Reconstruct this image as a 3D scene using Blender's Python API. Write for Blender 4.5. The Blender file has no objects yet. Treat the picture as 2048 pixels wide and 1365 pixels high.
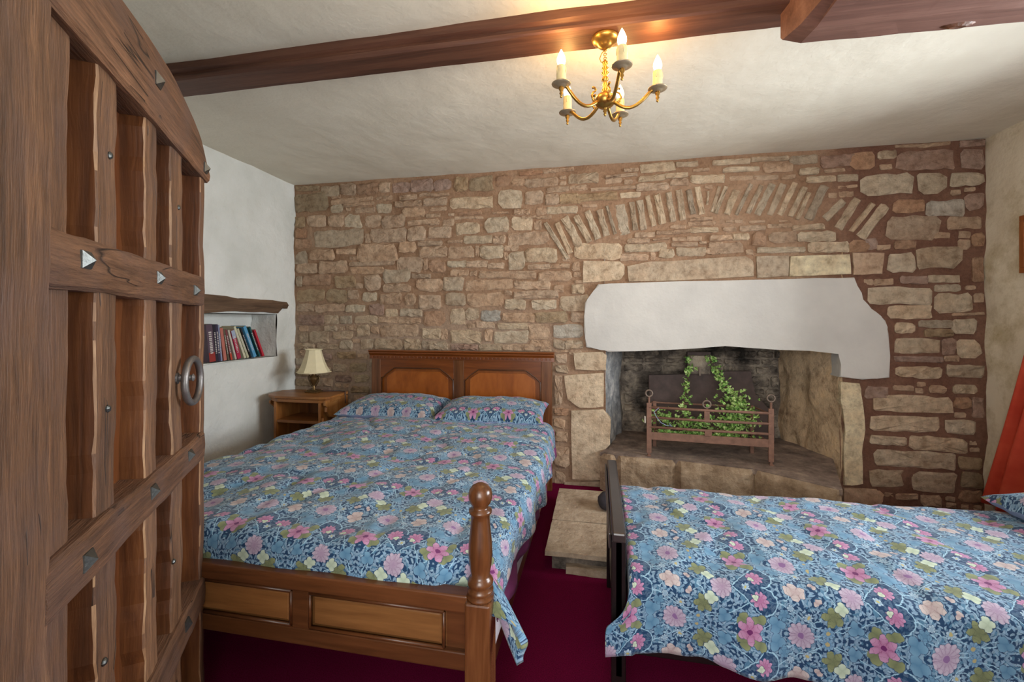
import bpy, bmesh, math, random
from mathutils import Vector, Matrix, noise
import numpy as np
random.seed(7)
PI = math.pi
sc = bpy.context.scene
COL = sc.collection

# ------------------------------------------------------------------ camera, light, exposure
F = 870.0; HOR = 640.0; YAW = math.radians(11.1); EYE = 1.2
cam_d = bpy.data.cameras.new('camera'); cam = bpy.data.objects.new('camera', cam_d); COL.objects.link(cam)
cam.location = (0, 0, EYE); cam.rotation_euler = (PI/2, 0, YAW)
cam_d.sensor_width = 36; cam_d.lens = F/2048*36; cam_d.shift_y = -(682.5-HOR)/2048
cam_d.clip_start = 0.02
sc.camera = cam
sc.view_settings.view_transform = 'Standard'; sc.view_settings.look = 'None'
sc.view_settings.exposure = -0.25; sc.view_settings.gamma = 1.0
sc.view_settings.use_curve_mapping = False
sc.cycles.use_denoising = True
sc.cycles.max_bounces = 8
sc.cycles.sample_clamp_indirect = 6
w = bpy.data.worlds.new('world'); sc.world = w; w.use_nodes = True
w.node_tree.nodes['Background'].inputs[0].default_value = (0.80, 0.90, 1.0, 1)
w.node_tree.nodes['Background'].inputs[1].default_value = 1.0

def area(name, loc, rot, sx, sy, power, color, spread=180):
    l = bpy.data.lights.new(name, 'AREA'); l.shape = 'RECTANGLE'; l.size = sx; l.size_y = sy
    l.energy = power; l.color = color; l.spread = math.radians(spread)
    o = bpy.data.objects.new(name, l); COL.objects.link(o); o.location = loc; o.rotation_euler = rot
    return o
# daylight at the right-hand window, then two unseen fill lights added behind the camera
area('window_daylight', (2.72, 1.70, 1.45), (0, math.radians(89), 0), 1.0, 1.5, 102, (0.92, 0.97, 1.0), 135)
area('front_fill', (1.35, -0.62, 1.45), (math.radians(106), 0, 0), 1.0, 1.0, 25, (0.97, 0.98, 1.0), 160)
area('doorway_fill', (-0.05, -0.75, 1.30), (math.radians(116), 0, 0), 0.8, 1.4, 50, (1.0, 0.965, 0.92))

# ------------------------------------------------------------------ pixel -> place
CY, SY = math.cos(YAW), math.sin(YAW)
def ray(u, v):
    a = (u-1024)/F; b = -(v-HOR)/F
    return Vector((a*CY-SY, a*SY+CY, b))
def at_y(u, v, Y):
    r = ray(u, v); k = Y/r.y; return Vector((r.x*k, Y, EYE+r.z*k))
def at_x(u, v, X):
    r = ray(u, v); k = X/r.x; return Vector((X, r.y*k, EYE+r.z*k))
def at_z(u, v, Z):
    r = ray(u, v); k = (Z-EYE)/r.z; return Vector((r.x*k, r.y*k, Z))

# ------------------------------------------------------------------ materials
def srgb(r, g, b):
    f = lambda c: (c/255/12.92) if c/255 <= 0.04045 else ((c/255+0.055)/1.055)**2.4
    return (f(r), f(g), f(b), 1)
class G:
    """small builder for node trees"""
    def __init__(s, name, rough=0.6, metal=0.0, spec=None):
        s.m = bpy.data.materials.new(name); s.m.use_nodes = True; s.t = s.m.node_tree; s.n = s.t.nodes; s.l = s.t.links
        s.b = s.n['Principled BSDF']; s.b.inputs['Roughness'].default_value = rough; s.b.inputs['Metallic'].default_value = metal
        if spec is not None: s.b.inputs['Specular IOR Level'].default_value = spec
    def new(s, t, **k):
        n = s.n.new('ShaderNode'+t)
        for a, v in k.items(): setattr(n, a, v)
        return n
    def put(s, sock, v):
        if isinstance(v, bpy.types.NodeSocket): s.l.new(v, sock)
        elif v is not None: sock.default_value = v
    def math(s, op, a, b=None, c=None, clamp=False):
        n = s.new('Math', operation=op); n.use_clamp = clamp
        s.put(n.inputs[0], a)
        if b is not None: s.put(n.inputs[1], b)
        if c is not None: s.put(n.inputs[2], c)
        return n.outputs[0]
    def mix(s, f, a, b, mode='MIX'):
        n = s.new('MixRGB', blend_type=mode); s.put(n.inputs[0], f); s.put(n.inputs[1], a); s.put(n.inputs[2], b)
        return n.outputs[0]
    def coord(s, kind='Object', scale=(1, 1, 1), rot=(0, 0, 0)):
        c = s.new('TexCoord'); m = s.new('Mapping'); m.inputs['Scale'].default_value = scale
        m.inputs['Rotation'].default_value = rot
        s.l.new(c.outputs[kind], m.inputs[0]); return m.outputs[0]
    def noise(s, vec, scale, detail=4, rough=0.55, out=0, dist=0.0):
        n = s.new('TexNoise'); s.put(n.inputs['Vector'], vec); n.inputs['Scale'].default_value = scale
        n.inputs['Detail'].default_value = detail; n.inputs['Roughness'].default_value = rough
        n.inputs['Distortion'].default_value = dist
        return n.outputs[out]
    def ramp(s, f, stops):
        n = s.new('ValToRGB'); e = n.color_ramp.elements
        while len(e) < len(stops): e.new(0.5)
        for i, (p, c) in enumerate(stops): e[i].position = p; e[i].color = c if len(c) == 4 else (*c, 1)
        s.put(n.inputs[0], f); return n.outputs[0]
    def bump(s, h, strength=0.4, dist=0.01, prev=None):
        n = s.new('Bump'); n.inputs['Strength'].default_value = strength; n.inputs['Distance'].default_value = dist
        s.put(n.inputs['Height'], h)
        if prev is not None: s.l.new(prev, n.inputs['Normal'])
        s.l.new(n.outputs[0], s.b.inputs['Normal']); return n.outputs[0]
    def color(s, c): s.put(s.b.inputs['Base Color'], c); return s

def plain(name, rgb, rough=0.6, metal=0.0, var=0.12, scale=12, bump=0.15, bdist=0.002):
    g = G(name, rough, metal); v = g.coord()
    n = g.noise(v, scale, 5)
    c = srgb(*rgb); lo = tuple(x*(1-var) for x in c[:3])+(1,); hi = tuple(min(1, x*(1+var)) for x in c[:3])+(1,)
    g.color(g.ramp(n, [(0.3, lo), (0.7, hi)]))
    if bump: g.bump(g.noise(v, scale*4, 4), bump, bdist)
    return g.m
def wood(name, dark, mid, light, scale=(1, 1, 1), rough=0.45, grain=30, bump=0.35, bdist=0.003, crack=0.0, spec=None):
    """scale: small along the grain axis"""
    g = G(name, rough, 0, spec); v = g.coord(scale=scale)
    n1 = g.noise(v, grain, 6, 0.6, dist=0.6); n2 = g.noise(v, grain*0.18, 3, dist=1.0)
    n3 = g.noise(v, grain*4, 2)
    f = g.math('ADD', g.math('MULTIPLY', n1, 0.45), g.math('ADD', g.math('MULTIPLY', n2, 0.4), g.math('MULTIPLY', n3, 0.15)))
    c = g.ramp(f, [(0.32, srgb(*dark)), (0.5, srgb(*mid)), (0.68, srgb(*light))])
    oi = g.new('ObjectInfo')
    c = g.mix(1.0, c, g.ramp(oi.outputs['Random'], [(0, (0.82, 0.82, 0.82)), (1, (1.12, 1.1, 1.08))]), 'MULTIPLY')
    h = f
    if crack:
        vc = g.coord(scale=tuple(x*1.0 for x in scale))
        nc = g.noise(vc, grain*0.35, 3, 0.4, dist=1.5)
        k = g.math('ABSOLUTE', g.math('SUBTRACT', nc, 0.5))
        k = g.math('MULTIPLY', k, 60, clamp=True)
        msk = g.math('GREATER_THAN', g.noise(g.coord(), 4, 2), 0.55)
        k = g.math('MAXIMUM', k, g.math('SUBTRACT', 1.0, msk))
        c = g.mix(k, srgb(35, 22, 14), c)
        h = g.math('ADD', f, g.math('MULTIPLY', k, crack))
    if crack:
        fib = g.noise(g.coord(scale=scale), grain*7, 3, 0.7)
        c = g.mix(1.0, c, g.ramp(fib, [(0.32, (.62, .60, .60)), (0.5, (1, 1, 1)), (0.7, (1.25, 1.22, 1.2))]), 'MULTIPLY')
        pat = g.noise(g.coord(), 7, 4)
        c = g.mix(g.ramp(pat, [(0.45, (0, 0, 0)), (0.65, (.5, .5, .5))]), c, srgb(96, 74, 66))
        h = g.math('ADD', h, g.math('MULTIPLY', fib, .6))
    g.color(c); g.bump(h, bump, bdist)
    return g.m

M = {}
def mk_plaster(name, c1, c2, lump=0.5, stain=None, scale=3.0):
    g = G(name, 0.85); v = g.coord()
    n = g.noise(v, scale, 5); c = g.ramp(n, [(0.3, srgb(*c1)), (0.7, srgb(*c2))])
    if stain:
        k = g.noise(v, 5, 8, 0.7); c = g.mix(g.ramp(k, [(0.47, (0, 0, 0)), (0.68, (1, 1, 1))]), c, srgb(*stain))
    g.color(c)
    b1 = g.bump(g.noise(v, 9, 4), lump, 0.02)
    g.bump(g.noise(v, 60, 5), 0.25, 0.004, b1)
    return g.m
M['ceil'] = mk_plaster('ceiling_plaster', (222, 215, 198), (233, 227, 211), 0.25)
M['white'] = mk_plaster('left_wall_plaster', (212, 214, 208), (232, 233, 229), 0.9)
M['right'] = mk_plaster('right_wall_plaster', (222, 210, 186), (236, 226, 204), 0.5, stain=(190, 174, 138))
M['lintel'] = mk_plaster('lintel_limewash', (190, 187, 182), (206, 203, 197), 0.3)
M['base'] = mk_plaster('base_band', (128, 104, 80), (160, 140, 116), 0.5)

def mk_stone(name, k=1.0, bump=0.9, pits=0.0):
    g = G(name, 0.9, spec=0.2); v = g.coord()
    oi = g.new('ObjectInfo')
    vv = g.new('VectorMath', operation='ADD'); g.l.new(v, vv.inputs[0])
    cmb = g.new('CombineXYZ'); r = g.math('MULTIPLY', oi.outputs['Random'], 37.0)
    g.l.new(r, cmb.inputs[0]); g.l.new(r, cmb.inputs[2]); g.l.new(cmb.outputs[0], vv.inputs[1]); v = vv.outputs[0]
    n = g.noise(v, 22, 8, 0.65); n2 = g.noise(v, 7, 3)
    c = g.mix(1.0, oi.outputs['Color'], g.ramp(n, [(0.3, (0.60, 0.55, 0.50)), (0.48, (0.97, 0.96, 0.94)), (0.70, (1.28, 1.28, 1.26))]), 'MULTIPLY')
    c = g.mix(g.ramp(n2, [(0.42, (0, 0, 0)), (0.62, (0.55,)*3)]), c, g.mix(1.0, c, (0.86*k, 0.76*k, 0.70*k, 1), 'MULTIPLY'))
    g.color(c)
    pit = g.noise(v, 34, 6, 0.75, dist=0.8)
    h = g.math('ADD', g.math('MULTIPLY', n, 1.2), g.math('MULTIPLY', pit, 0.8))
    g.bump(h, bump, 0.022); return g.m
M['stone'] = mk_stone('rubble_stone')
M['jamb'] = mk_stone('dressed_stone', 1.0, 0.7)
def mk_mortar():
    g = G('mortar', 0.95, spec=0.1); v = g.coord()
    n = g.noise(v, 5, 5); n2 = g.noise(v, 45, 6, 0.7)
    c = g.ramp(n, [(0.3, srgb(144, 112, 88)), (0.55, srgb(166, 134, 108)), (0.75, srgb(180, 152, 128))])
    # the mortar is redder to the right of the chimney breast
    s = g.new('SeparateXYZ'); g.l.new(v, s.inputs[0])
    k = g.math('MULTIPLY', g.math('SUBTRACT', s.outputs[0], 1.35), 3.5, clamp=True)
    c = g.mix(k, c, g.ramp(n, [(0.3, srgb(112, 78, 64)), (0.7, srgb(138, 104, 86))]))
    k = g.math('MULTIPLY', g.math('MULTIPLY', g.math('SUBTRACT', 1.55, g.math('ADD', s.outputs[2], g.math('MULTIPLY', n, .3))), 3.0, clamp=True), g.math('MULTIPLY', g.math('SUBTRACT', 0.0, s.outputs[0]), 1.5, clamp=True))
    c = g.mix(g.math('MULTIPLY', k, .7), c, srgb(176, 156, 138))
    c = g.mix(1.0, c, g.ramp(n2, [(0.3, (0.7,)*3), (0.6, (1.05,)*3)]), 'MULTIPLY')
    g.color(c); g.bump(g.math('ADD', n2, n), 0.8, 0.012); return g.m
M['mortar'] = mk_mortar()
def mk_soot_shade():
    g = G('soot_shade_masonry', 0.95, spec=0.1); v = g.coord(); n = g.noise(v, 6, 7, 0.65)
    g.color(g.ramp(n, [(0.34, srgb(60, 56, 52)), (0.5, srgb(122, 112, 102)), (0.66, srgb(190, 176, 156))]))
    g.bump(g.noise(v, 18, 6, 0.65), 0.9, 0.03); return g.m
M['soot_shade'] = mk_soot_shade()
def mk_cheek(name, stops):
    g = G(name, 0.95, spec=0.1); v = g.coord(); n = g.noise(v, 9, 8, 0.7)
    oi = g.new('ObjectInfo')
    g.color(g.mix(1.0, g.ramp(n, stops), g.ramp(oi.outputs['Random'], [(0, (.80, .78, .76)), (1, (1.1, 1.1, 1.1))]), 'MULTIPLY')); g.bump(g.noise(v, 22, 6, 0.65), 0.8, 0.02); return g.m
M['cheek_l'] = mk_cheek('left_cheek_limewash', [(0.3, srgb(90, 92, 96)), (0.5, srgb(150, 150, 150)), (0.68, srgb(205, 200, 192))])
M['cheek_r'] = mk_cheek('right_cheek_stone', [(0.3, srgb(140, 114, 88)), (0.5, srgb(206, 180, 148)), (0.7, srgb(228, 198, 158))])
M['hearth'] = mk_cheek('hearth_stone', [(0.3, srgb(138, 116, 94)), (0.5, srgb(182, 160, 134)), (0.7, srgb(212, 192, 166))])
M['ash'] = mk_cheek('ashy_top', [(0.3, srgb(98, 86, 80)), (0.55, srgb(146, 130, 120)), (0.7, srgb(178, 160, 142))])
M['slab'] = mk_cheek('slab_stone', [(0.3, srgb(150, 132, 112)), (0.5, srgb(180, 162, 140)), (0.7, srgb(200, 184, 162))])
def mk_carpet():
    g = G('maroon_carpet', 1.0, spec=0.05); v = g.coord(); n = g.noise(v, 260, 3, 0.8); n2 = g.noise(v, 3, 3)
    g.color(g.mix(n2, g.ramp(n, [(0.3, srgb(66, 4, 26)), (0.7, srgb(122, 16, 62))]), g.ramp(n, [(0.3, srgb(84, 8, 34)), (0.7, srgb(140, 22, 76))])))
    g.bump(n, 0.8, 0.006); return g.m
M['carpet'] = mk_carpet()
M['oak_z'] = wood('old_oak_upright', (56, 36, 22), (104, 73, 50), (146, 108, 78), (1, 1, 0.07), 0.6, 38, 0.8, 0.006, crack=0.6)
M['oak_x'] = wood('old_oak_rail', (50, 32, 20), (98, 68, 48), (138, 101, 75), (0.07, 1, 1), 0.6, 38, 0.8, 0.006, crack=0.6)
M['oak_in'] = wood('old_oak_panel', (34, 16, 5), (84, 44, 16), (116, 66, 28), (1, 1, 0.07), 0.5, 38, 0.6, 0.005)
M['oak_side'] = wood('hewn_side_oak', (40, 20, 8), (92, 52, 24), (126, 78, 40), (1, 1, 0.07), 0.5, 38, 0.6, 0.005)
M['oak_edge'] = wood('worn_arris_oak', (98, 68, 44), (134, 100, 70), (176, 142, 106), (1, 1, 0.2), 0.6, 60, 0.6, 0.004)
M['beam'] = wood('ceiling_beam_oak', (62, 36, 26), (100, 62, 46), (124, 82, 62), (0.06, 1, 1), 0.58, 34, 0.6, 0.006)
M['beam2'] = wood('rough_beam_oak', (84, 52, 42), (116, 78, 66), (140, 102, 88), (0.06, 1, 1), 0.6, 34, 0.6, 0.006)
M['niche_beam'] = wood('niche_lintel_oak', (54, 38, 26), (92, 70, 52), (124, 98, 76), (1, 0.07, 1), 0.7, 40, 0.9, 0.008)
M['head'] = wood('polished_oak', (96, 46, 12), (140, 76, 26), (166, 98, 42), (0.3, 1, 0.1), 0.3, 30, 0.1, 0.001)
M['head_x'] = wood('polished_oak_rail', (80, 38, 12), (118, 62, 22), (144, 80, 34), (0.08, 1, 1), 0.3, 34, 0.1, 0.001)
M['foot'] = wood('dark_polished_oak', (52, 28, 14), (86, 50, 26), (112, 68, 38), (0.08, 1, 1), 0.32, 34, 0.1, 0.001)
M['footp'] = wood('footboard_panel_oak', (82, 50, 26), (126, 84, 46), (150, 104, 60), (0.08, 1, 1), 0.32, 34, 0.1, 0.001)
M['post'] = wood('turned_oak_post', (56, 31, 15), (98, 59, 32), (126, 82, 48), (1, 1, 0.08), 0.25, 30, 0.08, 0.001)
M['stand'] = wood('honey_oak', (112, 64, 26), (160, 104, 54), (190, 136, 80), (0.1, 1, 1), 0.35, 34, 0.15, 0.001)
M['stand_z'] = wood('honey_oak_upright', (112, 64, 26), (164, 108, 56), (194, 140, 82), (1, 1, 0.1), 0.35, 34, 0.15, 0.001)
M['stand_in'] = wood('oak_back_board', (70, 38, 18), (112, 68, 34), (140, 92, 50), (1, 1, 0.1), 0.4, 30, 0.15, 0.001)
M['black'] = plain('black_lacquer', (24, 19, 18), 0.3, 0, 0.25, 14, 0.05)
M['blacklt'] = plain('highlit_black_rail', (52, 44, 43), 0.28, 0, 0.2, 14, 0.05)  # lighter black paints the highlight along the footboard's cap rail and ridge
M['iron'] = plain('stud_iron', (96, 98, 96), 0.38, 0.85, 0.25, 40, 0.3)
M['ringiron'] = plain('ring_iron', (120, 116, 114), 0.42, 0.7, 0.2, 40, 0.3)
M['rust'] = plain('rusted_iron', (132, 98, 82), 0.7, 0.1, 0.22, 30, 0.4)
M['rust2'] = plain('grate_ring_iron', (132, 116, 104), 0.55, 0.5, 0.2, 30, 0.3)
M['fireback'] = plain('sooty_iron_plate', (84, 70, 66), 0.75, 0.1, 0.3, 14, 0.4)
M['brass'] = plain('aged_brass', (176, 134, 66), 0.3, 0.9, 0.18, 30, 0.08)
M['pewter'] = plain('drip_pan_metal', (180, 162, 134), 0.42, 0.75, 0.12, 30, 0.05)
M['candle'] = plain('candle_sleeve', (214, 196, 150), 0.5, 0, 0.08, 50, 0.2)
M['bronze'] = plain('bronze_lamp_base', (110, 86, 54), 0.4, 0.7, 0.3, 60, 0.3)
M['shade'] = plain('cream_lamp_shade', (226, 214, 178), 0.8, 0, 0.04, 30, 0.05)
M['purple'] = plain('purple_sheet', (112, 44, 92), 0.85, 0, 0.12, 20, 0.2)
M['divan'] = plain('divan_fabric', (196, 190, 200), 0.85, 0, 0.08, 20, 0.2)
M['lilac'] = plain('plain_lilac_cotton', (150, 164, 196), 0.85, 0, 0.06, 14, 0.2)
def mk_red():
    g = G('red_curtain_cloth', 0.85); v = g.coord(); n = g.noise(v, 8, 3)
    g.color(g.ramp(n, [(0.3, srgb(192, 60, 38)), (0.7, srgb(214, 86, 58))])); g.bump(g.noise(v, 300, 2), 0.2, 0.001); return g.m
M['red'] = mk_red()
M['darkcloth'] = plain('dark_grey_cloth', (58, 56, 64), 0.9, 0, 0.15, 40, 0.3)
M['page'] = plain('book_pages', (214, 200, 168), 0.9, 0, 0.06, 60, 0.2)
M['stemm'] = plain('ivy_stem', (92, 70, 46), 0.8)
def mk_leaf():
    g = G('ivy_leaf', 0.55); v = g.coord(); n = g.noise(v, 55, 2)
    g.color(g.ramp(n, [(0.35, srgb(72, 122, 50)), (0.5, srgb(140, 184, 88)), (0.66, srgb(208, 224, 158))])); return g.m
M['leaf'] = mk_leaf()
def emis(name, rgb, st):
    m = bpy.data.materials.new(name); m.use_nodes = True; b = m.node_tree.nodes['Principled BSDF']
    b.inputs['Base Color'].default_value = (*rgb, 1); b.inputs['Emission Color'].default_value = (*rgb, 1)
    b.inputs['Emission Strength'].default_value = st; return m
M['bulb'] = emis('lit_bulb', (1.0, 0.80, 0.52), 9.0)
def mk_glass():
    g = G('window_pane'); tr = g.new('BsdfTransparent'); gl = g.new('BsdfGlossy'); gl.inputs['Roughness'].default_value = 0.02
    mx = g.new('MixShader'); fr = g.new('Fresnel'); fr.inputs[0].default_value = 1.45
    g.l.new(fr.outputs[0], mx.inputs[0]); g.l.new(tr.outputs[0], mx.inputs[1]); g.l.new(gl.outputs[0], mx.inputs[2])
    g.l.new(mx.outputs[0], g.n['Material Output'].inputs[0]); return g.m
M['glass'] = mk_glass()
M['wframe'] = plain('painted_window_frame', (220, 216, 206), 0.5)
M['frame'] = wood('picture_frame_oak', (110, 60, 26), (150, 88, 44), (176, 110, 60), (1, 1, 0.1), 0.4, 30, 0.1)
M['paper'] = plain('picture_paper', (206, 200, 184), 0.8)

# floral cotton print: one mirrored repeat, 0.22 m wide and 0.33 m high, drawn with maths on the cloth's own UVs
def mk_floral(name):
    g = G(name, 0.8, spec=0.25); m = g.math
    tc = g.new('TexCoord'); sp = g.new('SeparateXYZ')
    wn = g.noise(tc.outputs['UV'], 26, 2, 0.5, out=1)
    ws = g.new('VectorMath', operation='SUBTRACT'); g.l.new(wn, ws.inputs[0]); ws.inputs[1].default_value = (.5, .5, .5)
    wk = g.new('VectorMath', operation='SCALE'); g.l.new(ws.outputs[0], wk.inputs[0]); wk.inputs['Scale'].default_value = 0.014
    wa = g.new('VectorMath', operation='ADD'); g.l.new(tc.outputs['UV'], wa.inputs[0]); g.l.new(wk.outputs[0], wa.inputs[1])
    wn2 = g.noise(tc.outputs['UV'], 120, 2, 0.5, out=1)
    ws2 = g.new('VectorMath', operation='SUBTRACT'); g.l.new(wn2, ws2.inputs[0]); ws2.inputs[1].default_value = (.5, .5, .5)
    wk2 = g.new('VectorMath', operation='SCALE'); g.l.new(ws2.outputs[0], wk2.inputs[0]); wk2.inputs['Scale'].default_value = 0.0075
    wb2 = g.new('VectorMath', operation='ADD'); g.l.new(wa.outputs[0], wb2.inputs[0]); g.l.new(wk2.outputs[0], wb2.inputs[1])
    g.l.new(wb2.outputs[0], sp.inputs[0])
    W, H = 0.22, 0.33
    a0 = m('SUBTRACT', m('FLOORED_MODULO', sp.outputs[0], W), W/2)
    A = m('ABSOLUTE', a0); B = m('FLOORED_MODULO', sp.outputs[1], H)
    K = 900.0
    sharp = lambda v: m('MULTIPLY_ADD', v, K, 0.5, clamp=True)
    navy = g.mix(g.noise(tc.outputs['UV'], 9, 3), srgb(26, 52, 88), srgb(34, 74, 110))
    c = navy
    cb = g.new('CombineXYZ'); g.l.new(A, cb.inputs[0]); g.l.new(B, cb.inputs[1])
    def leaves(c, scale, ln, wd, col, off):
        ad = g.new('VectorMath', operation='ADD'); g.l.new(cb.outputs[0], ad.inputs[0]); ad.inputs[1].default_value = off
        vo = g.new('TexVoronoi'); g.l.new(ad.outputs[0], vo.inputs['Vector']); vo.inputs['Scale'].default_value = scale
        vo.voronoi_dimensions = '2D'
        sb = g.new('VectorMath', operation='SUBTRACT'); g.l.new(ad.outputs[0], sb.inputs[0]); g.l.new(vo.outputs['Position'], sb.inputs[1])
        vr = g.new('VectorRotate', rotation_type='Z_AXIS'); g.l.new(sb.outputs[0], vr.inputs['Vector'])
        se = g.new('SeparateXYZ'); g.l.new(vo.outputs['Color'], se.inputs[0])
        g.l.new(m('MULTIPLY', se.outputs[0], 6.28), vr.inputs['Angle'])
        s2 = g.new('SeparateXYZ'); g.l.new(vr.outputs[0], s2.inputs[0])
        xx = m('DIVIDE', s2.outputs[0], ln); 
        edge = m('MULTIPLY', m('SUBTRACT', 1.0, m('MULTIPLY', xx, xx)), wd)
        v = m('SUBTRACT', edge, m('ABSOLUTE', s2.outputs[1]))
        vein = m('MULTIPLY', m('ABSOLUTE', s2.outputs[1]), 1400, clamp=True)
        k = m('MULTIPLY', sharp(v), m('MULTIPLY_ADD', vein, 0.4, 0.6))
        cc = g.mix(se.outputs[1], col, tuple(x*0.72 for x in col[:3])+(1,))
        return g.mix(k, c, cc)
    c = leaves(c, 42, 0.0150, 0.0050, srgb(96, 134, 164), (1.3, 0.2, 0))
    c = leaves(c, 78, 0.0074, 0.0026, srgb(168, 188, 208), (0.4, 2.2, 0))
    c = leaves(c, 64, 0.0095, 0.0027, srgb(150, 174, 200), (5.1, 1.1, 0))
    # vines
    vinec = srgb(176, 204, 222)
    def dist(cx, cy):
        dx = m('SUBTRACT', A, cx); dy = m('SUBTRACT', B, cy)
        return m('SQRT', m('MULTIPLY_ADD', dx, dx, m('MULTIPLY', dy, dy))), dx, dy
    def arc(c, cx, cy, r, cond=None, w=0.0011, col=vinec):
        d, dx, dy = dist(cx, cy)
        k = sharp(m('SUBTRACT', w, m('ABSOLUTE', m('SUBTRACT', d, r))))
        if cond == 'up': k = m('MULTIPLY', k, m('GREATER_THAN', dy, 0))
        if cond == 'dn': k = m('MULTIPLY', k, m('LESS_THAN', dy, 0))
        if cond == 'rt': k = m('MULTIPLY', k, m('GREATER_THAN', dx, 0))
        if cond == 'lf': k = m('MULTIPLY', k, m('LESS_THAN', dx, 0))
        return g.mix(k, c, col)
    sn = m('MULTIPLY_ADD', m('SINE', m('MULTIPLY', B, 2*PI/H)), -0.03, 0.060)
    c = g.mix(sharp(m('SUBTRACT', 0.0013, m('ABSOLUTE', m('SUBTRACT', A, sn)))), c, vinec)
    sn2 = m('MULTIPLY_ADD', m('SINE', m('MULTIPLY', B, 4*PI/H)), 0.016, 0.090)
    c = g.mix(sharp(m('SUBTRACT', 0.0010, m('ABSOLUTE', m('SUBTRACT', A, sn2)))), c, vinec)
    # heart: clear navy ground, white outline
    hd, hx, hy = dist(0.034, 0.074)
    hs = m('MULTIPLY_ADD', A, -1.02, B)                       # straight lower edge
    inside = m('MULTIPLY', m('LESS_THAN', A, 0.068), m('GREATER_THAN', hs, -0.004))
    inside = m('MULTIPLY', inside, m('LESS_THAN', B, 0.074))
    core = m('MAXIMUM', sharp(m('SUBTRACT', 0.034, hd)), inside)
    c = g.mix(m('MULTIPLY', core, 0.72), c, srgb(26, 60, 98))
    c = arc(c, 0.034, 0.074, 0.034, 'up', 0.0014)
    ln = m('MULTIPLY', m('ABSOLUTE', m('SUBTRACT', hs, -0.002)), 0.70)
    k = m('MULTIPLY', sharp(m('SUBTRACT', 0.0013, ln)), m('MULTIPLY', m('LESS_THAN', A, 0.07), m('LESS_THAN', B, 0.075)))
    c = g.mix(k, c, vinec)
    c = arc(c, 0.052, 0.200, 0.020, 'rt'); c = arc(c, 0.020, 0.235, 0.016, 'up'); c = arc(c, 0.075, 0.135, 0.018, 'lf')
    c = arc(c, 0.088, 0.250, 0.014, 'dn'); c = arc(c, 0.012, 0.125, 0.014, 'up')
    def flower(c, cx, cy, R, n, amp, col, col2, heart=None, hr=0.0, phase=0.0, sx=1.0):
        dx = m('SUBTRACT', A, cx); dy = m('SUBTRACT', B, cy)
        if sx != 1.0: dx = m('MULTIPLY', dx, sx)
        r = m('SQRT', m('MULTIPLY_ADD', dx, dx, m('MULTIPLY', dy, dy)))
        th = m('ARCTAN2', dy, dx)
        pt = m('ABSOLUTE', m('COSINE', m('MULTIPLY_ADD', th, n/2, phase)))
        v = m('SUBTRACT', m('MULTIPLY_ADD', pt, R*amp, R*(1-amp)), r)
        c = g.mix(m('MULTIPLY', sharp(m('ADD', v, 0.0016)), 0.8), c, srgb(30, 58, 98))
        q = m('POWER', pt, 0.45)
        body = g.mix(q, col2, col)
        body = g.mix(m('MULTIPLY_ADD', r, -0.9/R, 0.9, clamp=True), body, col2)
        if n >= 5:                                   # pen lines between and across the petals
            inr = m('ABSOLUTE', m('SUBTRACT', m('MODULO', m('MULTIPLY_ADD', pt, R*.22, r), R*.36), R*.18))
            pen = m('MAXIMUM', m('MULTIPLY', m('LESS_THAN', inr, .0005), m('GREATER_THAN', r, R*.25)), m('MULTIPLY', m('LESS_THAN', pt, .13), m('GREATER_THAN', r, R*.3)))
            body = g.mix(m('MULTIPLY', pen, .45), body, tuple(x*.45 for x in col2[:3])+(1,))
        c = g.mix(sharp(v), c, body)
        if heart is not None: c = g.mix(sharp(m('SUBTRACT', hr, r)), c, heart)
        return c
    pink, pink2 = srgb(214, 154, 184), srgb(180, 98, 142)
    pale, pale2 = srgb(210, 184, 198), srgb(178, 140, 166)
    cream, cream2 = srgb(222, 196, 190), srgb(186, 152, 150)
    olive, olive2 = srgb(156, 154, 108), srgb(118, 118, 86)
    ivory, ivory2 = srgb(226, 226, 200), srgb(190, 194, 168)
    teal, teal2 = srgb(128, 162, 188), srgb(90, 130, 162)
    wht = srgb(206, 216, 226)
    c = flower(c, 0.088, 0.105, 0.024, 3, 0.42, teal, teal2, phase=0.6)
    c = flower(c, 0.062, 0.125, 0.016, 5, 0.40, teal, teal2)
    c = flower(c, 0.078, 0.300, 0.020, 3, 0.45, teal, teal2, phase=1.1)
    c = flower(c, 0.082, 0.016, 0.020, 2, 0.48, olive, olive2, phase=0.5)
    c = flower(c, 0.080, 0.058, 0.019, 2, 0.52, olive, olive2, phase=1.2)
    c = flower(c, 0.110, 0.034, 0.034, 6, 0.42, pink, pink2, srgb(120, 40, 100), 0.007)
    c = flower(c, 0.031, 0.064, 0.023, 9, 0.30, pink, pink2)
    c = flower(c, 0.024, 0.054, 0.0085, 3, 0.3, ivory, ivory2)
    c = flower(c, 0.000, 0.034, 0.0115, 7, 0.38, wht, srgb(150, 170, 196), srgb(214, 190, 120), 0.0035)
    c = flower(c, 0.110, 0.168, 0.034, 13, 0.14, pale, pale2, srgb(150, 104, 150), 0.008)
    c = flower(c, 0.000, 0.160, 0.029, 5, 0.30, cream, cream2, phase=0.4, sx=1.15)
    c = flower(c, 0.055, 0.246, 0.028, 5, 0.42, olive, olive2, phase=0.9)
    c = flower(c, 0.034, 0.268, 0.019, 4, 0.34, ivory, ivory2)
    c = flower(c, 0.000, 0.300, 0.029, 11, 0.18, pale, pale2)
    c = flower(c, 0.060, 0.185, 0.0125, 8, 0.36, wht, srgb(140, 164, 190), srgb(210, 180, 120), 0.004)
    c = flower(c, 0.043, 0.142, 0.010, 7, 0.36, wht, srgb(140, 164, 190))
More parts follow.
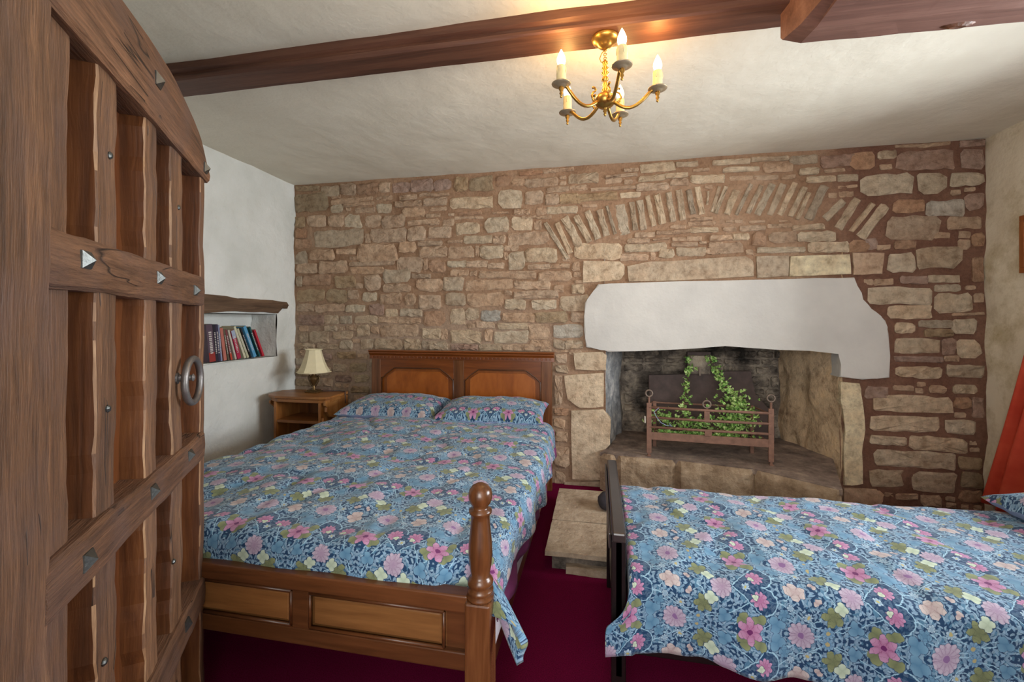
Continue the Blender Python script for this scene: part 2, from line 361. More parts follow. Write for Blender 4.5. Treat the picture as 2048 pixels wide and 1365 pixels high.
    c = flower(c, 0.096, 0.232, 0.017, 9, 0.34, srgb(150, 178, 204), srgb(96, 134, 170), srgb(196, 170, 120), 0.005)
    c = flower(c, 0.020, 0.210, 0.011, 2, 0.60, cream, cream2, phase=0.7)
    c = g.mix(1.0, c, (0.70, 0.82, 0.86, 1), 'MULTIPLY')
    g.color(c)
    g.bump(g.noise(tc.outputs['UV'], 700, 2), 0.12, 0.0008)
    g.b.inputs['Sheen Weight'].default_value = 0.15
    return g.m
M['floral'] = mk_floral('blue_floral_cotton')

# ------------------------------------------------------------------ mesh helpers
def link(o, parent=None):
    COL.objects.link(o)
    if parent is not None: o.parent = parent
    return o
def obj(name, bm, mat, parent=None, smooth=False, loc=None):
    me = bpy.data.meshes.new(name)
    bmesh.ops.recalc_face_normals(bm, faces=bm.faces)
    bm.to_mesh(me); bm.free()
    if mat is not None: me.materials.append(mat)
    if smooth: me.polygons.foreach_set('use_smooth', [True]*len(me.polygons))
    o = bpy.data.objects.new(name, me)
    if loc is not None: o.location = loc
    return link(o, parent)
def tag(o, label=None, cat=None, group=None, kind=None):
    if label: o['label'] = label
    if cat: o['category'] = cat
    if group: o['group'] = group
    if kind: o['kind'] = kind
    return o
def empty(name, loc=(0, 0, 0), rz=0, **k):
    o = bpy.data.objects.new(name, None); o.location = loc; o.rotation_euler = (0, 0, rz); o.empty_display_size = 0.1
    link(o); return tag(o, **k)
def dup(o, parent=None):
    c = o.copy(); COL.objects.link(c)
    if parent is not None: c.parent = parent
    for ch in list(o.children):
        dup(ch, c)
    return c
BM = bmesh.new
def box(bm, x0, x1, y0, y1, z0, z1, bev=0.0, mat=None):
    r = bmesh.ops.create_cube(bm, size=1.0)
    vs = r['verts']
    for v in vs:
        v.co = Vector((x0+(v.co.x+.5)*(x1-x0), y0+(v.co.y+.5)*(y1-y0), z0+(v.co.z+.5)*(z1-z0)))
        if mat: v.co = mat @ v.co
    if bev:
        es = list({e for v in vs for e in v.link_edges})
        bmesh.ops.bevel(bm, geom=es, offset=bev, segments=2, affect='EDGES', profile=0.5)
    return bm
def lathe(bm, prof, seg=20, c=(0, 0, 0), mat=None):
    rings = []
    for r, z in prof:
        ring = []
        for i in range(seg):
            a = 2*PI*i/seg; p = Vector((c[0]+r*math.cos(a), c[1]+r*math.sin(a), c[2]+z))
            if mat: p = mat @ p
            ring.append(bm.verts.new(p))
        rings.append(ring)
    for a, b in zip(rings, rings[1:]):
        for i in range(seg): bm.faces.new((a[i], a[(i+1) % seg], b[(i+1) % seg], b[i]))
    bm.faces.new(rings[0][::-1]); bm.faces.new(rings[-1])
    return bm
def tube(bm, pts, r, seg=8, closed=False, caps=True):
    pts = [Vector(p) for p in pts]; n = len(pts); rings = []
    up = Vector((0, 0, 1))
    prev = None
    for i, p in enumerate(pts):
        if closed: t = pts[(i+1) % n]-pts[i-1]
        else: t = pts[min(i+1, n-1)]-pts[max(i-1, 0)]
        t.normalize()
        if prev is None:
            s = t.cross(up)
            if s.length < 1e-3: s = t.cross(Vector((1, 0, 0)))
        else: s = prev - t*prev.dot(t)
        s.normalize(); prev = s; q = t.cross(s)
        rr = r[i] if isinstance(r, (list, tuple)) else r
        rings.append([bm.verts.new(p+(s*math.cos(2*PI*k/seg)+q*math.sin(2*PI*k/seg))*rr) for k in range(seg)])
    m = n if closed else n-1
    for i in range(m):
        a, b = rings[i], rings[(i+1) % n]
        for k in range(seg): bm.faces.new((a[k], a[(k+1) % seg], b[(k+1) % seg], b[k]))
    if caps and not closed:
        bm.faces.new(rings[0][::-1]); bm.faces.new(rings[-1])
    return bm
def prism(bm, poly, axis, d0, d1, bev=0.0):
    """poly in the two other axes; axis in 'xyz'"""
    def P(a, b, d):
        return {'x': Vector((d, a, b)), 'y': Vector((a, d, b)), 'z': Vector((a, b, d))}[axis]
    A = [bm.verts.new(P(a, b, d0)) for a, b in poly]; B = [bm.verts.new(P(a, b, d1)) for a, b in poly]
    f0 = bm.faces.new(A); f1 = bm.faces.new(B[::-1]); n = len(poly)
    for i in range(n): bm.faces.new((A[i], B[i], B[(i+1) % n], A[(i+1) % n]))
    if bev:
        es = list(f0.edges)+list(f1.edges)
        bmesh.ops.bevel(bm, geom=es, offset=bev, segments=2, affect='EDGES', profile=0.5)
    return bm
def fbm(x, y, z=0.0, s=1.0, o=3):
    return noise.fractal(Vector((x*s, y*s, z*s)), 1.0, 2.0, o)
def rough_box(bm, x0, x1, y0, y1, z0, z1, step, amp, s=6.0, seed=0.0, tilt=None):
    """subdivided box whose surface wanders"""
    nx = max(1, round((x1-x0)/step)); ny = max(1, round((y1-y0)/step)); nz = max(1, round((z1-z0)/step))
    vmap = {}
    def V(i, j, k):
        key = (i, j, k)
        if key not in vmap:
            x = x0+(x1-x0)*i/nx; y = y0+(y1-y0)*j/ny; z = z0+(z1-z0)*k/nz
            d = Vector((fbm(x+seed, y, z, s), fbm(x, y+seed+9, z, s), fbm(x, y, z+seed+21, s)))*amp
            p = Vector((x, y, z))+d
            if tilt: p = tilt(p)
            vmap[key] = bm.verts.new(p)
        return vmap[key]
    for i in range(nx):
        for j in range(ny):
            for k in (0, nz): bm.faces.new((V(i, j, k), V(i+1, j, k), V(i+1, j+1, k), V(i, j+1, k)))
    for i in range(nx):
        for k in range(nz):
            for j in (0, ny): bm.faces.new((V(i, j, k), V(i+1, j, k), V(i+1, j, k+1), V(i, j, k+1)))
    for j in range(ny):
        for k in range(nz):
            for i in (0, nx): bm.faces.new((V(i, j, k), V(i, j+1, k), V(i, j+1, k+1), V(i, j, k+1)))
    return bm

# ------------------------------------------------------------------ room shell
XL, XR, YB, YF, ZC = -2.47, 2.35, 3.2, 0.2, 2.32
st = lambda o, lab=None, cat=None: tag(o, lab, cat, None, 'structure')
b = BM(); box(b, XL-.35, XR+.40, YF-.62, YB+.75, -.06, 0.0); st(obj('floor', b, M['carpet']), 'plain maroon carpet covering the whole bedroom floor', 'floor')
def grid_wall(bm, fn, u0, u1, v0, v1, hole, step, amp, s=3.0):
    """fn(u,v,d) -> point, d pushes out of the wall; cells inside a hole are skipped"""
    us = sorted(set([u0, u1]+[h for hh in hole for h in hh[:2] if u0 < h < u1]))
    vs = sorted(set([v0, v1]+[h for hh in hole for h in hh[2:] if v0 < h < v1]))
    def sub(a):
        out = []
        for p, q in zip(a, a[1:]):
            n = max(1, round((q-p)/step)); out += [p+(q-p)*i/n for i in range(n)]
        return out+[a[-1]]
    us, vs = sub(us), sub(vs); V = {}
    def g(i, j):
        if (i, j) not in V:
            u, v = us[i], vs[j]; V[i, j] = bm.verts.new(fn(u, v, amp*fbm(u, v, 3.3, s)))
        return V[i, j]
    for i in range(len(us)-1):
        for j in range(len(vs)-1):
            cu, cv = (us[i]+us[i+1])/2, (vs[j]+vs[j+1])/2
            if any(h[0] < cu < h[1] and h[2] < cv < h[3] for h in hole): continue
            bm.faces.new((g(i, j), g(i+1, j), g(i+1, j+1), g(i, j+1)))
# ceiling: gently uneven plaster with a thickness
b = BM(); grid_wall(b, lambda u, v, d: Vector((u, v, ZC+d)), XL-.02, XR+.05, YF-.62, YB+.02, [], .06, .006, 2.0)
box(b, XL-.35, XR+.4, YF-.62, YB+.75, ZC+.02, ZC+.10)
st(obj('ceiling', b, M['ceil'], smooth=False), 'uneven off-white plastered ceiling above both beds', 'ceiling')
# left wall with the book niche
NY0, NY1, NZ0, NZ1, ND = 1.75, 2.985, 0.915, 1.245, 0.22
b = BM()
grid_wall(b, lambda u, v, d: Vector((XL+d, u, v)), YF, YB+.03, 0, ZC+.01, [(NY0, NY1, NZ0, NZ1)], .04, .020, 3.2)
grid_wall(b, lambda u, v, d: Vector((XL-ND+d, u, v)), NY0, NY1, NZ0, NZ1, [], .04, .014, 6)
for z in (NZ0, NZ1): grid_wall(b, lambda u, v, d: Vector((XL+.002-v, u, z-.004+d)), NY0, NY1, 0, ND, [], .05, .003, 6)
for y in (NY0, NY1): grid_wall(b, lambda u, v, d: Vector((XL+.002-u, y+d, v)), 0, ND, NZ0, NZ1, [], .04, .012, 9)
box(b, XL-.36, XL-.25, YF-.62, YB+.75, -.06, ZC+.1)
wl = st(obj('wall_left', b, M['white'], smooth=True), 'lumpy white limewashed wall with the book niche', 'wall')
b = BM(); rough_box(b, XL-.02, XL+.035, YF+.05, YB, 0, .235, .05, .008, 7)
st(obj('baseboard_left', b, M['base'], smooth=True), 'brown unpainted plaster band along the foot of the left wall', 'baseboard')
# right wall with window_1
WY0, WY1, WZ0, WZ1 = 0.95, 2.45, 0.95, 1.95
b = BM()
grid_wall(b, lambda u, v, d: Vector((XR-d, u, v)), YF, YB+.03, 0, ZC+.01, [(WY0, WY1, WZ0, WZ1)], .04, .018, 3.4)
for z in (WZ0, WZ1): grid_wall(b, lambda u, v, d: Vector((XR+v, u, z)), WY0, WY1, 0, .26, [], .1, 0)
for y in (WY0, WY1): grid_wall(b, lambda u, v, d: Vector((XR+u, y, v)), 0, .26, WZ0, WZ1, [], .1, 0)
box(b, XR+.24, XR+.30, YF-.62, WY0, -.06, ZC+.1); box(b, XR+.24, XR+.30, WY1, YB+.75, -.06, ZC+.1)
box(b, XR+.24, XR+.30, WY0, WY1, -.06, WZ0); box(b, XR+.24, XR+.30, WY0, WY1, WZ1, ZC+.1)
st(obj('wall_right', b, M['right'], smooth=True), 'patchy beige plaster wall at the right edge', 'wall')
def window(name, place, w, h, lab):
    e = st(empty(name), lab, 'window')
    b = BM()
    for x0, x1, z0, z1 in ((0, .05, 0, h), (w-.05, w, 0, h), (.05, w-.05, 0, .05), (.05, w-.05, h-.05, h)):
        box(b, x0, x1, -.025, .025, z0, z1)
    o = obj('window_frame', b, M['wframe'], e)
    b = BM(); box(b, w/2-.02, w/2+.02, -.02, .02, .05, h-.05); box(b, .05, w-.05, -.018, .018, h/2-.015, h/2+.015)
    o2 = obj('glazing_bar', b, M['wframe'], e)
    b = BM(); box(b, .05, w-.05, -.003, .003, .05, h-.05); o3 = obj('pane', b, M['glass'], e)
    b = BM(); box(b, -.02, w+.02, -.03, .22, -.03, 0.0, .006); o4 = obj('window_sill', b, M['wframe'], e)
    e.matrix_world = place; return e
window('window_1', Matrix.Translation((XR+.22, WY0, WZ0+.002)) @ Matrix.Rotation(PI/2, 4, 'Z'), WY1-WY0, WZ1-WZ0, 'window in the thick right wall beside the single bed')
# front wall: doorway the camera stands in, and a window added for fill light
DX0, DX1, DZ = -0.62, 0.52, 1.86
b = BM()
for x0, x1, z0, z1 in ((XL-.02, DX0, 0, ZC), (DX1, .80, 0, ZC), (.80, 1.90, 0, .95), (.80, 1.90, 1.95, ZC), (1.90, XR+.02, 0, ZC), (DX0, DX1, DZ, ZC)):
    box(b, x0, x1, YF-.6, YF, z0, z1)
st(obj('wall_front', b, M['white']), 'thick white wall holding the doorway and the added fill window', 'wall')
window('fill_window', Matrix.Translation((1.90, YF-.5, .952)) @ Matrix.Rotation(PI, 4, 'Z'), 1.10, 1.0, 'unseen window added in the front wall for the fill light')

# ------------------------------------------------------------------ stone wall
WALLY = YB
OPX0, OPX1, OPZ = 0.06, 1.555, 1.02
b = BM()
grid_wall(b, lambda u, v, d: Vector((u, WALLY+d, v)), XL-.02, XR+.03, 0, ZC+.01, [(OPX0, OPX1, 0, OPZ)], .03, .007, 5)
box(b, XL-.36, OPX0-.005, YB+.06, YB+.12, -.06, ZC+.1); box(b, OPX1+.005, XR+.3, YB+.06, YB+.12, -.06, ZC+.1); box(b, OPX0-.12, OPX1+.12, YB+.40, YB+.46, 1.5, ZC+.1)
wb = st(obj('wall_back', b, M['mortar'], smooth=True), 'rubble stone wall behind the double bed and around the fireplace', 'wall')

TONE = {'t': (196, 169, 144), 'g': (190, 172, 150), 'w': (206, 187, 162), 'r': (180, 146, 120), 'p': (174, 148, 134), 'd': (174, 152, 124), 'b': (186, 180, 170), 'c': (226, 212, 180)}
def tone(k, j=0.07):
    c = srgb(*TONE[k]); f = 1+random.uniform(-j, j)*1.6; h = random.uniform(-j, j)*.6
    return (min(1, c[0]*f*(1+h)), min(1, c[1]*f), min(1, c[2]*f*(1-h)), 1)
occ = np.zeros((600, 600), dtype=bool)      # 8 mm occupancy of the wall face, x from XL, z from 0
def mark(poly):
    xs = [p[0] for p in poly]; zs = [p[1] for p in poly]
    i0, i1 = int((min(xs)-XL)/.008), int((max(xs)-XL)/.008)+1; j0, j1 = int(min(zs)/.008), int(max(zs)/.008)+1
    n = len(poly)
    for i in range(max(i0, 0), min(i1, 600)):
        for j in range(max(j0, 0), min(j1, 600)):
            x = XL+(i+.5)*.008; z = (j+.5)*.008; ins = False
            for a in range(n):
                (xa, za), (xb, zb) = poly[a], poly[a-1]
                if (za > z) != (zb > z) and x < (xb-xa)*(z-za)/(zb-za)+xa: ins = not ins
            if ins: occ[i, j] = True
def stone_verts(hx, hz, proud, n=13, ang=0.0, sq=3.2, jit=.09, skew=0.0):
    """irregular hewn outline: a rectangle with its own corner cuts, uneven ends and nibbled sides"""
    ca, sa = math.cos(ang), math.sin(ang); m = min(hx, hz); R_ = random.uniform
    cut = .22 if sq > 4 else .55
    cs = [m*R_(.12, cut) for _ in range(4)]; tw = [R_(-.16, .06)*m for _ in range(4)]
    C = [(-hx, -hz-tw[0]*.6), (hx, -hz-tw[1]*.6), (hx, hz+tw[2]*.6), (-hx, hz+tw[3]*.6)]
    base = []; step = max(m*.75, .018)
    for i in range(4):
        a, b_ = C[i], C[(i+1) % 4]; L_ = math.hypot(b_[0]-a[0], b_[1]-a[1]); ux, uy = (b_[0]-a[0])/L_, (b_[1]-a[1])/L_
        s0, s1 = cs[i]*R_(.7, 1.4), L_-cs[(i+1) % 4]*R_(.7, 1.4); k = max(1, min(6, int((s1-s0)/step)))
        for q in range(k+1):
            d = s0+(s1-s0)*q/k; o_ = R_(-.17, .07)*m
            base.append((a[0]+ux*d+uy*o_, a[1]+uy*d-ux*o_))
    rings = []
    for ins, dep in ((-.08, -.008), (.02, proud*.6), (.24, proud)):
        ring = []
        for x, z in base:
            d = ins*m; l = math.hypot(x, z)
            xx = x-math.copysign(min(d, abs(x)*.6) if d > 0 else d, x) if abs(x) > hx*.45 else x*(1-ins*.3)
            zz = z-math.copysign(min(d, abs(z)*.6) if d > 0 else d, z)
            zz += skew*x
            dd = dep + (R_(-.50, .45)*proud if ins > .1 else R_(-.12, .12)*proud)
            ring.append((xx*ca-zz*sa, -dd, xx*sa+zz*ca))
        rings.append(ring)
    return rings
def add_stone(bm, hx, hz, proud, c=(0, 0, 0), **k):
    rings = stone_verts(hx, hz, proud, **k); n = len(rings[0])
    V = [[bm.verts.new(Vector(p)+Vector(c)) for p in r] for r in rings]
    ctr = bm.verts.new(Vector((0, -proud*random.uniform(.8, 1.3), 0))+Vector(c))
    for a, bb in zip(V, V[1:]):
        for i in range(n): bm.faces.new((a[i], a[(i+1) % n], bb[(i+1) % n], bb[i]))
    for i in range(n): bm.faces.new((V[-1][i], V[-1][(i+1) % n], ctr))
stone_count = 0
chips = BM()
def stone_at(x, z, hx, hz, k, proud=None, name='stone', parent=None, ang=0.0, skew=0.0, y=None, mat=None, **kw):
    global stone_count
    if proud is None: proud = random.uniform(.007, .016)
    y = WALLY if y is None else y; parent = parent or wb
    b = BM(); add_stone(b, hx, hz, proud, ang=ang, skew=skew, **kw)
    o = obj(name, b, mat or M['stone'], parent, smooth=False, loc=(x, y, z)); o.color = tone(k)
    return o
S = []
def crop(ox, oy, txt, scale=2048/300):
    for e in txt.split(';'):
        e = e.strip()
        if not e: continue
        p = e.split(); x0, y0, x1, y1 = map(float, p[:4])
        S.append((ox+x0/scale, oy+y0/scale, ox+x1/scale, oy+y1/scale, p[4]))
crop(580, 330, '''90 290 400 360 d;430 290 680 430 g;700 260 910 420 t;930 250 1220 410 r;1225 240 1370 380 t;1400 240 1640 380 p;1650 200 1950 370 p;
70 380 520 650 d;570 410 690 462 r;570 462 940 535 t;560 545 730 655 w;950 440 1130 490 t;740 515 1150 562 t;900 590 1160 660 t;1180 440 1260 480 t;1280 420 1400 490 t;1190 530 1390 660 w;1510 410 1730 480 t;1440 500 1690 580 t;1695 490 1800 560 t;1770 390 1920 430 t;1930 390 2170 430 t;1830 450 2150 560 t;1540 590 1840 710 t;1870 670 2050 720 t;
80 700 210 860 d;235 690 500 850 t;530 680 740 850 t;760 670 980 860 w;1030 690 1240 850 t;1260 680 1570 860 t;1615 750 2030 815 t;
80 870 230 1000 r;340 880 1010 1130 g;1025 940 1100 1060 t;1100 870 1590 1060 t;1610 840 1860 1040 t;1890 850 2200 1000 t;
80 1020 290 1150 r;280 1160 610 1300 t;640 1150 900 1220 t;930 1080 1470 1330 t;1500 1050 1720 1200 t;1760 1040 2080 1105 t;1770 1120 2150 1270 t;80 1180 250 1360 g;820 1250 920 1300 t''')
crop(580, 510, '''820 90 1420 150 t;100 120 380 250 t;400 90 790 260 t;830 165 1290 260 t;1460 10 1820 240 t;1830 60 1885 200 t;1895 60 2080 220 r;
180 270 560 420 r;90 290 170 430 g;620 290 900 450 d;1020 280 1250 490 t;900 390 1000 460 g;1280 200 1650 390 g;1280 400 1650 510 t;1670 260 1920 320 t;1730 330 2090 500 t;
100 470 480 640 d;490 470 780 660 d;790 480 940 610 t;1000 520 1180 640 w;1240 530 1530 670 t;1570 530 1720 690 t;1760 540 2060 740 t;
100 670 340 770 t;360 680 740 780 t;765 685 1020 785 w;1090 670 1290 830 p;1310 740 1470 840 w;1510 740 1800 840 g;
120 820 460 960 p;480 830 670 950 g;690 830 850 940 g;900 830 1190 940 g;1210 850 1480 930 t;1490 860 1780 940 t;1830 770 2120 980 r;
130 970 250 1050 g;480 970 640 1040 g;780 970 910 1030 t;920 960 1090 1110 g;1110 975 1220 1080 t;1240 950 1750 1120 t;
130 1060 250 1190 g;280 1030 530 1200 g;600 1050 860 1150 g;860 1150 950 1200 g;1810 1000 2060 1150 w;
380 1220 670 1290 g;690 1170 860 1290 g;970 1150 1140 1290 g;1160 1150 1540 1290 g;1560 1150 1790 1290 w;1810 1180 2130 1290 g;120 1210 340 1290 g''')
crop(860, 330, '''50 200 290 350 p;330 160 530 375 d;540 160 860 370 d;910 150 1100 300 r;1120 190 1290 290 t;1300 180 1750 300 t;1230 90 1540 145 r;1550 60 1750 115 g;1890 120 2290 255 g;1770 40 1960 90 g;
270 440 860 600 w;930 340 1260 600 w;1310 360 1555 550 t;1600 300 1890 375 t;1910 290 2100 350 t;1570 400 1760 545 t;1775 400 2050 530 d;
10 580 220 630 t;250 660 330 700 t;400 640 700 690 r;860 640 1060 670 t;1160 610 1360 685 t;1450 590 1590 680 t;1600 570 2010 670 w;
0 760 130 820 t;180 745 330 830 t;340 705 460 750 t;465 705 720 740 t;1260 695 1445 740 t;1455 695 1650 740 t;
360 780 680 960 w;750 710 1080 920 w;1120 705 1390 890 w;1420 770 1520 880 t;
470 970 850 1075 w;870 970 1030 1080 t;1070 910 1620 1105 t;250 1030 440 1070 t;
260 1110 600 1280 t;620 1110 670 1250 t;690 1100 1000 1290 w;1020 1100 1200 1175 t;1005 1200 1060 1300 t;1085 1195 1290 1440 w;1300 1140 1730 1335 w''')
crop(860, 510, '''0 85 215 240 r;245 85 490 170 w;500 85 790 170 t;800 110 1010 190 t;1340 130 1640 200 t;1650 120 1900 185 t;1810 0 1910 85 t;1940 100 2040 220 t;
290 205 530 290 t;550 220 640 290 t;670 220 1450 325 t;1490 220 1930 355 t;190 300 460 500 g;220 520 480 700 g;490 340 1130 480 t;1160 355 1640 475 t;1690 410 1820 510 t;1940 410 2100 530 w;1980 350 2100 390 t;
1150 490 1750 600 t;1020 490 1120 550 t;510 520 1010 715 t;1030 600 1300 750 w;1400 620 1720 750 w;1770 545 2165 770 g;
290 730 480 960 g;490 730 670 900 g;700 760 960 905 b;990 795 1430 925 t;1440 775 1880 935 d;1930 790 2160 920 t;
640 915 880 1000 t;930 935 1330 1020 w;1350 945 1630 1150 t;1690 950 2090 1140 b;
150 1010 240 1160 t;290 1025 700 1210 w;750 1015 850 1190 t;880 1035 1340 1210 w;1370 1165 1640 1260 t;1690 1160 1830 1285 g;1840 1170 2080 1285 g;
0 1210 240 1300 g;290 1220 460 1300 p;470 1220 650 1300 p;680 1220 990 1310 g;1000 1225 1420 1310 t;1510 1285 1650 1320 t;1700 1295 1890 1330 t;1900 1300 2070 1360 g''')
crop(1140, 300, '''960 180 1430 305 w;1450 160 1740 235 g;490 390 700 460 t;740 250 930 300 g;490 335 910 380 t;940 350 1290 430 w;1300 320 1600 385 w;1380 400 1600 490 t;1640 340 2100 460 w;1690 255 1890 300 t;
30 485 230 560 w;290 505 900 550 t;910 455 1340 560 t;690 580 960 655 w;80 590 640 700 d;170 745 360 785 t;
890 1130 1150 1195 w;1380 1025 1570 1075 t;1180 1095 1620 1150 t;1640 925 1940 970 t;1620 980 1980 1030 t;1640 1065 2010 1130 w;780 1210 1080 1275 t;1140 1205 1350 1235 t;1400 1195 1580 1245 t;1590 1180 1790 1245 t;590 1175 670 1220 t''')
crop(1140, 470, '''60 115 715 335 w;750 118 1320 232 w;1390 105 1735 160 t;1765 92 1860 128 w;1900 100 2080 175 t;690 260 1060 350 t;1095 245 1170 340 t;1220 198 1415 312 w;1450 175 1840 290 g;1860 190 2130 258 t;30 375 130 490 t;20 685 90 800 w''')
crop(1420, 300, '''40 135 540 205 w;180 235 660 305 w;720 180 1120 305 t;560 95 1060 160 g;1090 80 1450 190 g;1220 255 1470 340 w;1570 260 1830 305 t;270 355 580 415 w;590 350 920 415 t;980 345 1160 400 w;1320 365 1700 445 w;1740 345 2010 435 w;1750 485 2000 528 w;1500 70 2000 230 p;1760 570 1950 650 t;
540 965 740 1000 t;940 962 1050 985 w;330 955 440 1000 t;210 960 315 1000 t;0 1058 100 1112 w;180 1055 350 1112 w;410 1035 750 1108 t;790 1012 1110 1072 w;1130 1022 1550 1092 g''')
crop(1420, 450, '''0 140 300 215 t;305 120 525 212 w;580 100 770 285 r;805 95 1170 245 t;1195 95 1700 228 w;0 245 440 392 t;650 305 1290 385 w;1340 235 1880 385 w;1890 210 2160 380 r''')
crop(1700, 270, '''0 240 320 480 r;380 225 610 335 g;400 405 560 475 w;625 225 1405 480 p;1505 195 1855 465 p;1500 50 1835 160 p;930 105 1350 165 g;620 115 930 175 r;150 530 855 820 w;915 525 1300 830 w;1375 515 1835 705 w;590 885 1000 1060 r;1045 895 1545 1115 b;1560 795 1865 1035 p;480 1110 1220 1440 t;1330 1115 1780 1285 t''')
crop(1700, 450, '''1110 105 1350 185 t;1480 90 1640 180 d;1650 110 1875 300 r;600 215 880 335 r;370 275 540 345 w;200 195 370 335 p;505 385 875 655 w;895 295 1520 595 g;1465 205 1620 335 w;1665 435 1875 785 r;1065 692 1480 785 w;690 705 1050 805 p;185 745 310 820 g;330 740 570 828 w;225 855 1115 1085 w;1155 815 1490 910 w;1145 940 1665 1195 w;505 1095 1100 1285 w;1685 935 1860 1060 t;1400 1200 1850 1240 p''')
crop(1700, 640, '''605 45 875 188 w;935 5 1385 108 g;1390 -20 1715 188 w;595 255 1210 465 w;1015 125 1390 235 d;1245 255 1430 475 p;1445 245 1775 540 w;605 500 1260 578 p;1285 492 1480 568 p;625 635 1235 798 w;1305 615 1825 795 g;195 905 515 1080 p;595 895 855 965 t;1075 895 1300 998 w;1405 885 1715 1005 w;330 1035 1385 1265 w;1405 1060 1650 1215 r;1665 1065 1825 1330 p''')
crop(1700, 830, '''275 12 1205 232 w;1285 65 1695 262 w;275 292 755 408 w;805 305 1585 498 w;325 495 1435 718 w;255 745 735 982 w;835 775 1435 1055 w;1485 575 1795 740 d;1505 765 1795 995 d;0 1015 440 1195 t;625 1075 915 1155 t;1485 1035 1780 1195 r''')
crop(1080, 680, '''100 5 260 48 g;5 10 60 50 g;95 85 165 140 t;95 155 170 200 g;90 215 135 395 t;90 415 170 460 r;90 475 150 535 t;90 555 170 620 t;90 645 175 775 t;90 800 155 905 d''', 3.032)
# relieving arch: top x,y, bottom x,y, width
ARCH = [(860, 330, '1570 790 1880 1290 62;1730 790 1920 1215 74;1835 715 2050 1125 118'),
 (1140, 300, '80 895 270 1265 94;230 835 390 1225 94;400 815 500 1185 94;500 765 620 1155 52;680 745 750 1165 150;840 715 890 1105 76;950 685 1010 1095 94;1050 625 1150 1045 72;1180 605 1270 1015 104;1340 575 1410 985 94;1480 545 1540 965 90;1610 545 1680 885 80;1730 505 1800 885 84;1885 565 1870 755 34'),
 (1420, 300, '130 500 20 855 52;220 495 70 875 62;360 545 220 885 104;560 465 350 895 66;700 485 510 875 72;850 465 640 895 104;1000 465 810 895 94;1160 445 950 895 86;1290 505 1090 915 84;1350 585 1180 955 64;1560 485 1340 955 128;1820 690 1560 955 120;2010 665 1740 1085 120'),
 (1700, 270, '310 935 0 1325 84;480 960 130 1410 150')]
arch_polys = []
sc_ = 2048/300
for ox, oy, txt in ARCH:
    for e in txt.split(';'):
        x0, y0, x1, y1, wd = map(float, e.split())
        A = at_y(ox+x0/sc_, oy+y0/sc_, WALLY); B = at_y(ox+x1/sc_, oy+y1/sc_, WALLY)
        d = A-B; L = d.length; d.normalize(); k = (at_y(ox+x0/sc_+wd/sc_, oy+y0/sc_, WALLY)-A).length
        n = Vector((d.z, 0, -d.x)); hw = k/2*1.06
        C = (A+B)/2
        mark([(p.x, p.z) for p in (A+n*hw, A-n*hw, B-n*hw, B+n*hw)])
        ang = math.atan2(d.z, d.x)
        stone_at(C.x, C.z, L/2, hw, random.choice('wwg'), random.uniform(.008, .014), 'arch_stone', ang=ang, sq=4.5, jit=.12)
boxes = []
for (u0, v0, u1, v1, k) in S:
    um, vm = (u0+u1)/2, (v0+v1)/2
    xl = at_y(u0, vm, WALLY); xr = at_y(u1, vm, WALLY); zt = at_y(um, v0, WALLY).z; zb = at_y(um, v1, WALLY).z
    x0, x1 = xl.x, xr.x; z0, z1 = zb, zt
    if x1 > XR-.01: x1 = XR-.01
    if z1 > ZC-.006: z1 = ZC-.006
    if x1-x0 < .01 or z1-z0 < .008: continue
    ex = min(.006, (x1-x0)*.06); ez = min(.004, (z1-z0)*.08)
    boxes.append([x0-ex, x1+ex, z0-ez, z1+ez, k])
    mark([(x0, z0), (x1, z0), (x1, z1), (x0, z1)])
# the lintel course, jambs and opening are kept clear
def px_poly(pts, Y): return [(p.x, p.z) for p in (at_y(u, v, Y) for u, v in pts)]
LINTEL = [(1170, 606), (1180, 592), (1196, 569), (1240, 567), (1370, 563), (1500, 560), (1630, 557), (1711, 555), (1720, 588), (1733, 612), (1753, 625), (1772, 642), (1779, 668), (1781, 757), (1726, 760), (1682, 755), (1681, 705), (1560, 700), (1450, 693), (1330, 701), (1215, 704), (1203, 698), (1172, 696), (1168, 660)]
mark(px_poly(LINTEL, 3.17))
mark([(OPX0-.02, 0), (OPX1+.1, 0), (OPX1+.1, OPZ), (OPX0-.02, OPZ)])
mark([(p.x, p.z) for p in (at_y(1138, 975, YB), at_y(1215, 975, YB), at_y(1215, 700, YB), at_y(1138, 700, YB))])
mark([(p.x, p.z) for p in (at_y(1680, 1000, YB), at_y(1735, 1000, YB), at_y(1735, 760, YB), at_y(1680, 760, YB))])
mark([(p.x, p.z) for p in (at_y(1165, 560, YB), at_y(1772, 560, YB), at_y(1772, 512, YB), at_y(1165, 518, YB))])
# fill the stretches the list leaves bare: behind the lamp and low down, then chips in the wider joints
def free(x0, x1, z0, z1):
    i0, i1, j0, j1 = int((x0-XL)/.008), int((x1-XL)/.008)+1, int(z0/.008), int(z1/.008)+1
    return not occ[max(i0, 0):i1, max(j0, 0):j1].any()
for w_, h_ in ((.15, .07), (.11, .055), (.08, .045), (.055, .035)):
    z = .02
    while z < ZC-.06:
        x = XL+.015
        while x < XR-.02:
            ww = w_*random.uniform(.8, 1.25); hh = h_*random.uniform(.85, 1.15)
            if x+ww < XR-.01 and free(x-.008, x+ww+.008, z-.006, z+hh+.006):
                seen = z > .5 and -2.4 < x
                k = random.choice('ggtpd') if x < .1 else random.choice('prd')
                boxes.append([x, x+ww, z, z+hh, k]); mark([(x, z), (x+ww, z), (x+ww, z+hh), (x, z+hh)])
                x += ww
            x += .02
        z += .021
def hid(bx):     # low stones behind the bed, night stand or single bed show least
    x0, x1, z0, z1 = bx[:4]
    return (z1 < .62 and x1 < -.25) or (z1 < .1)
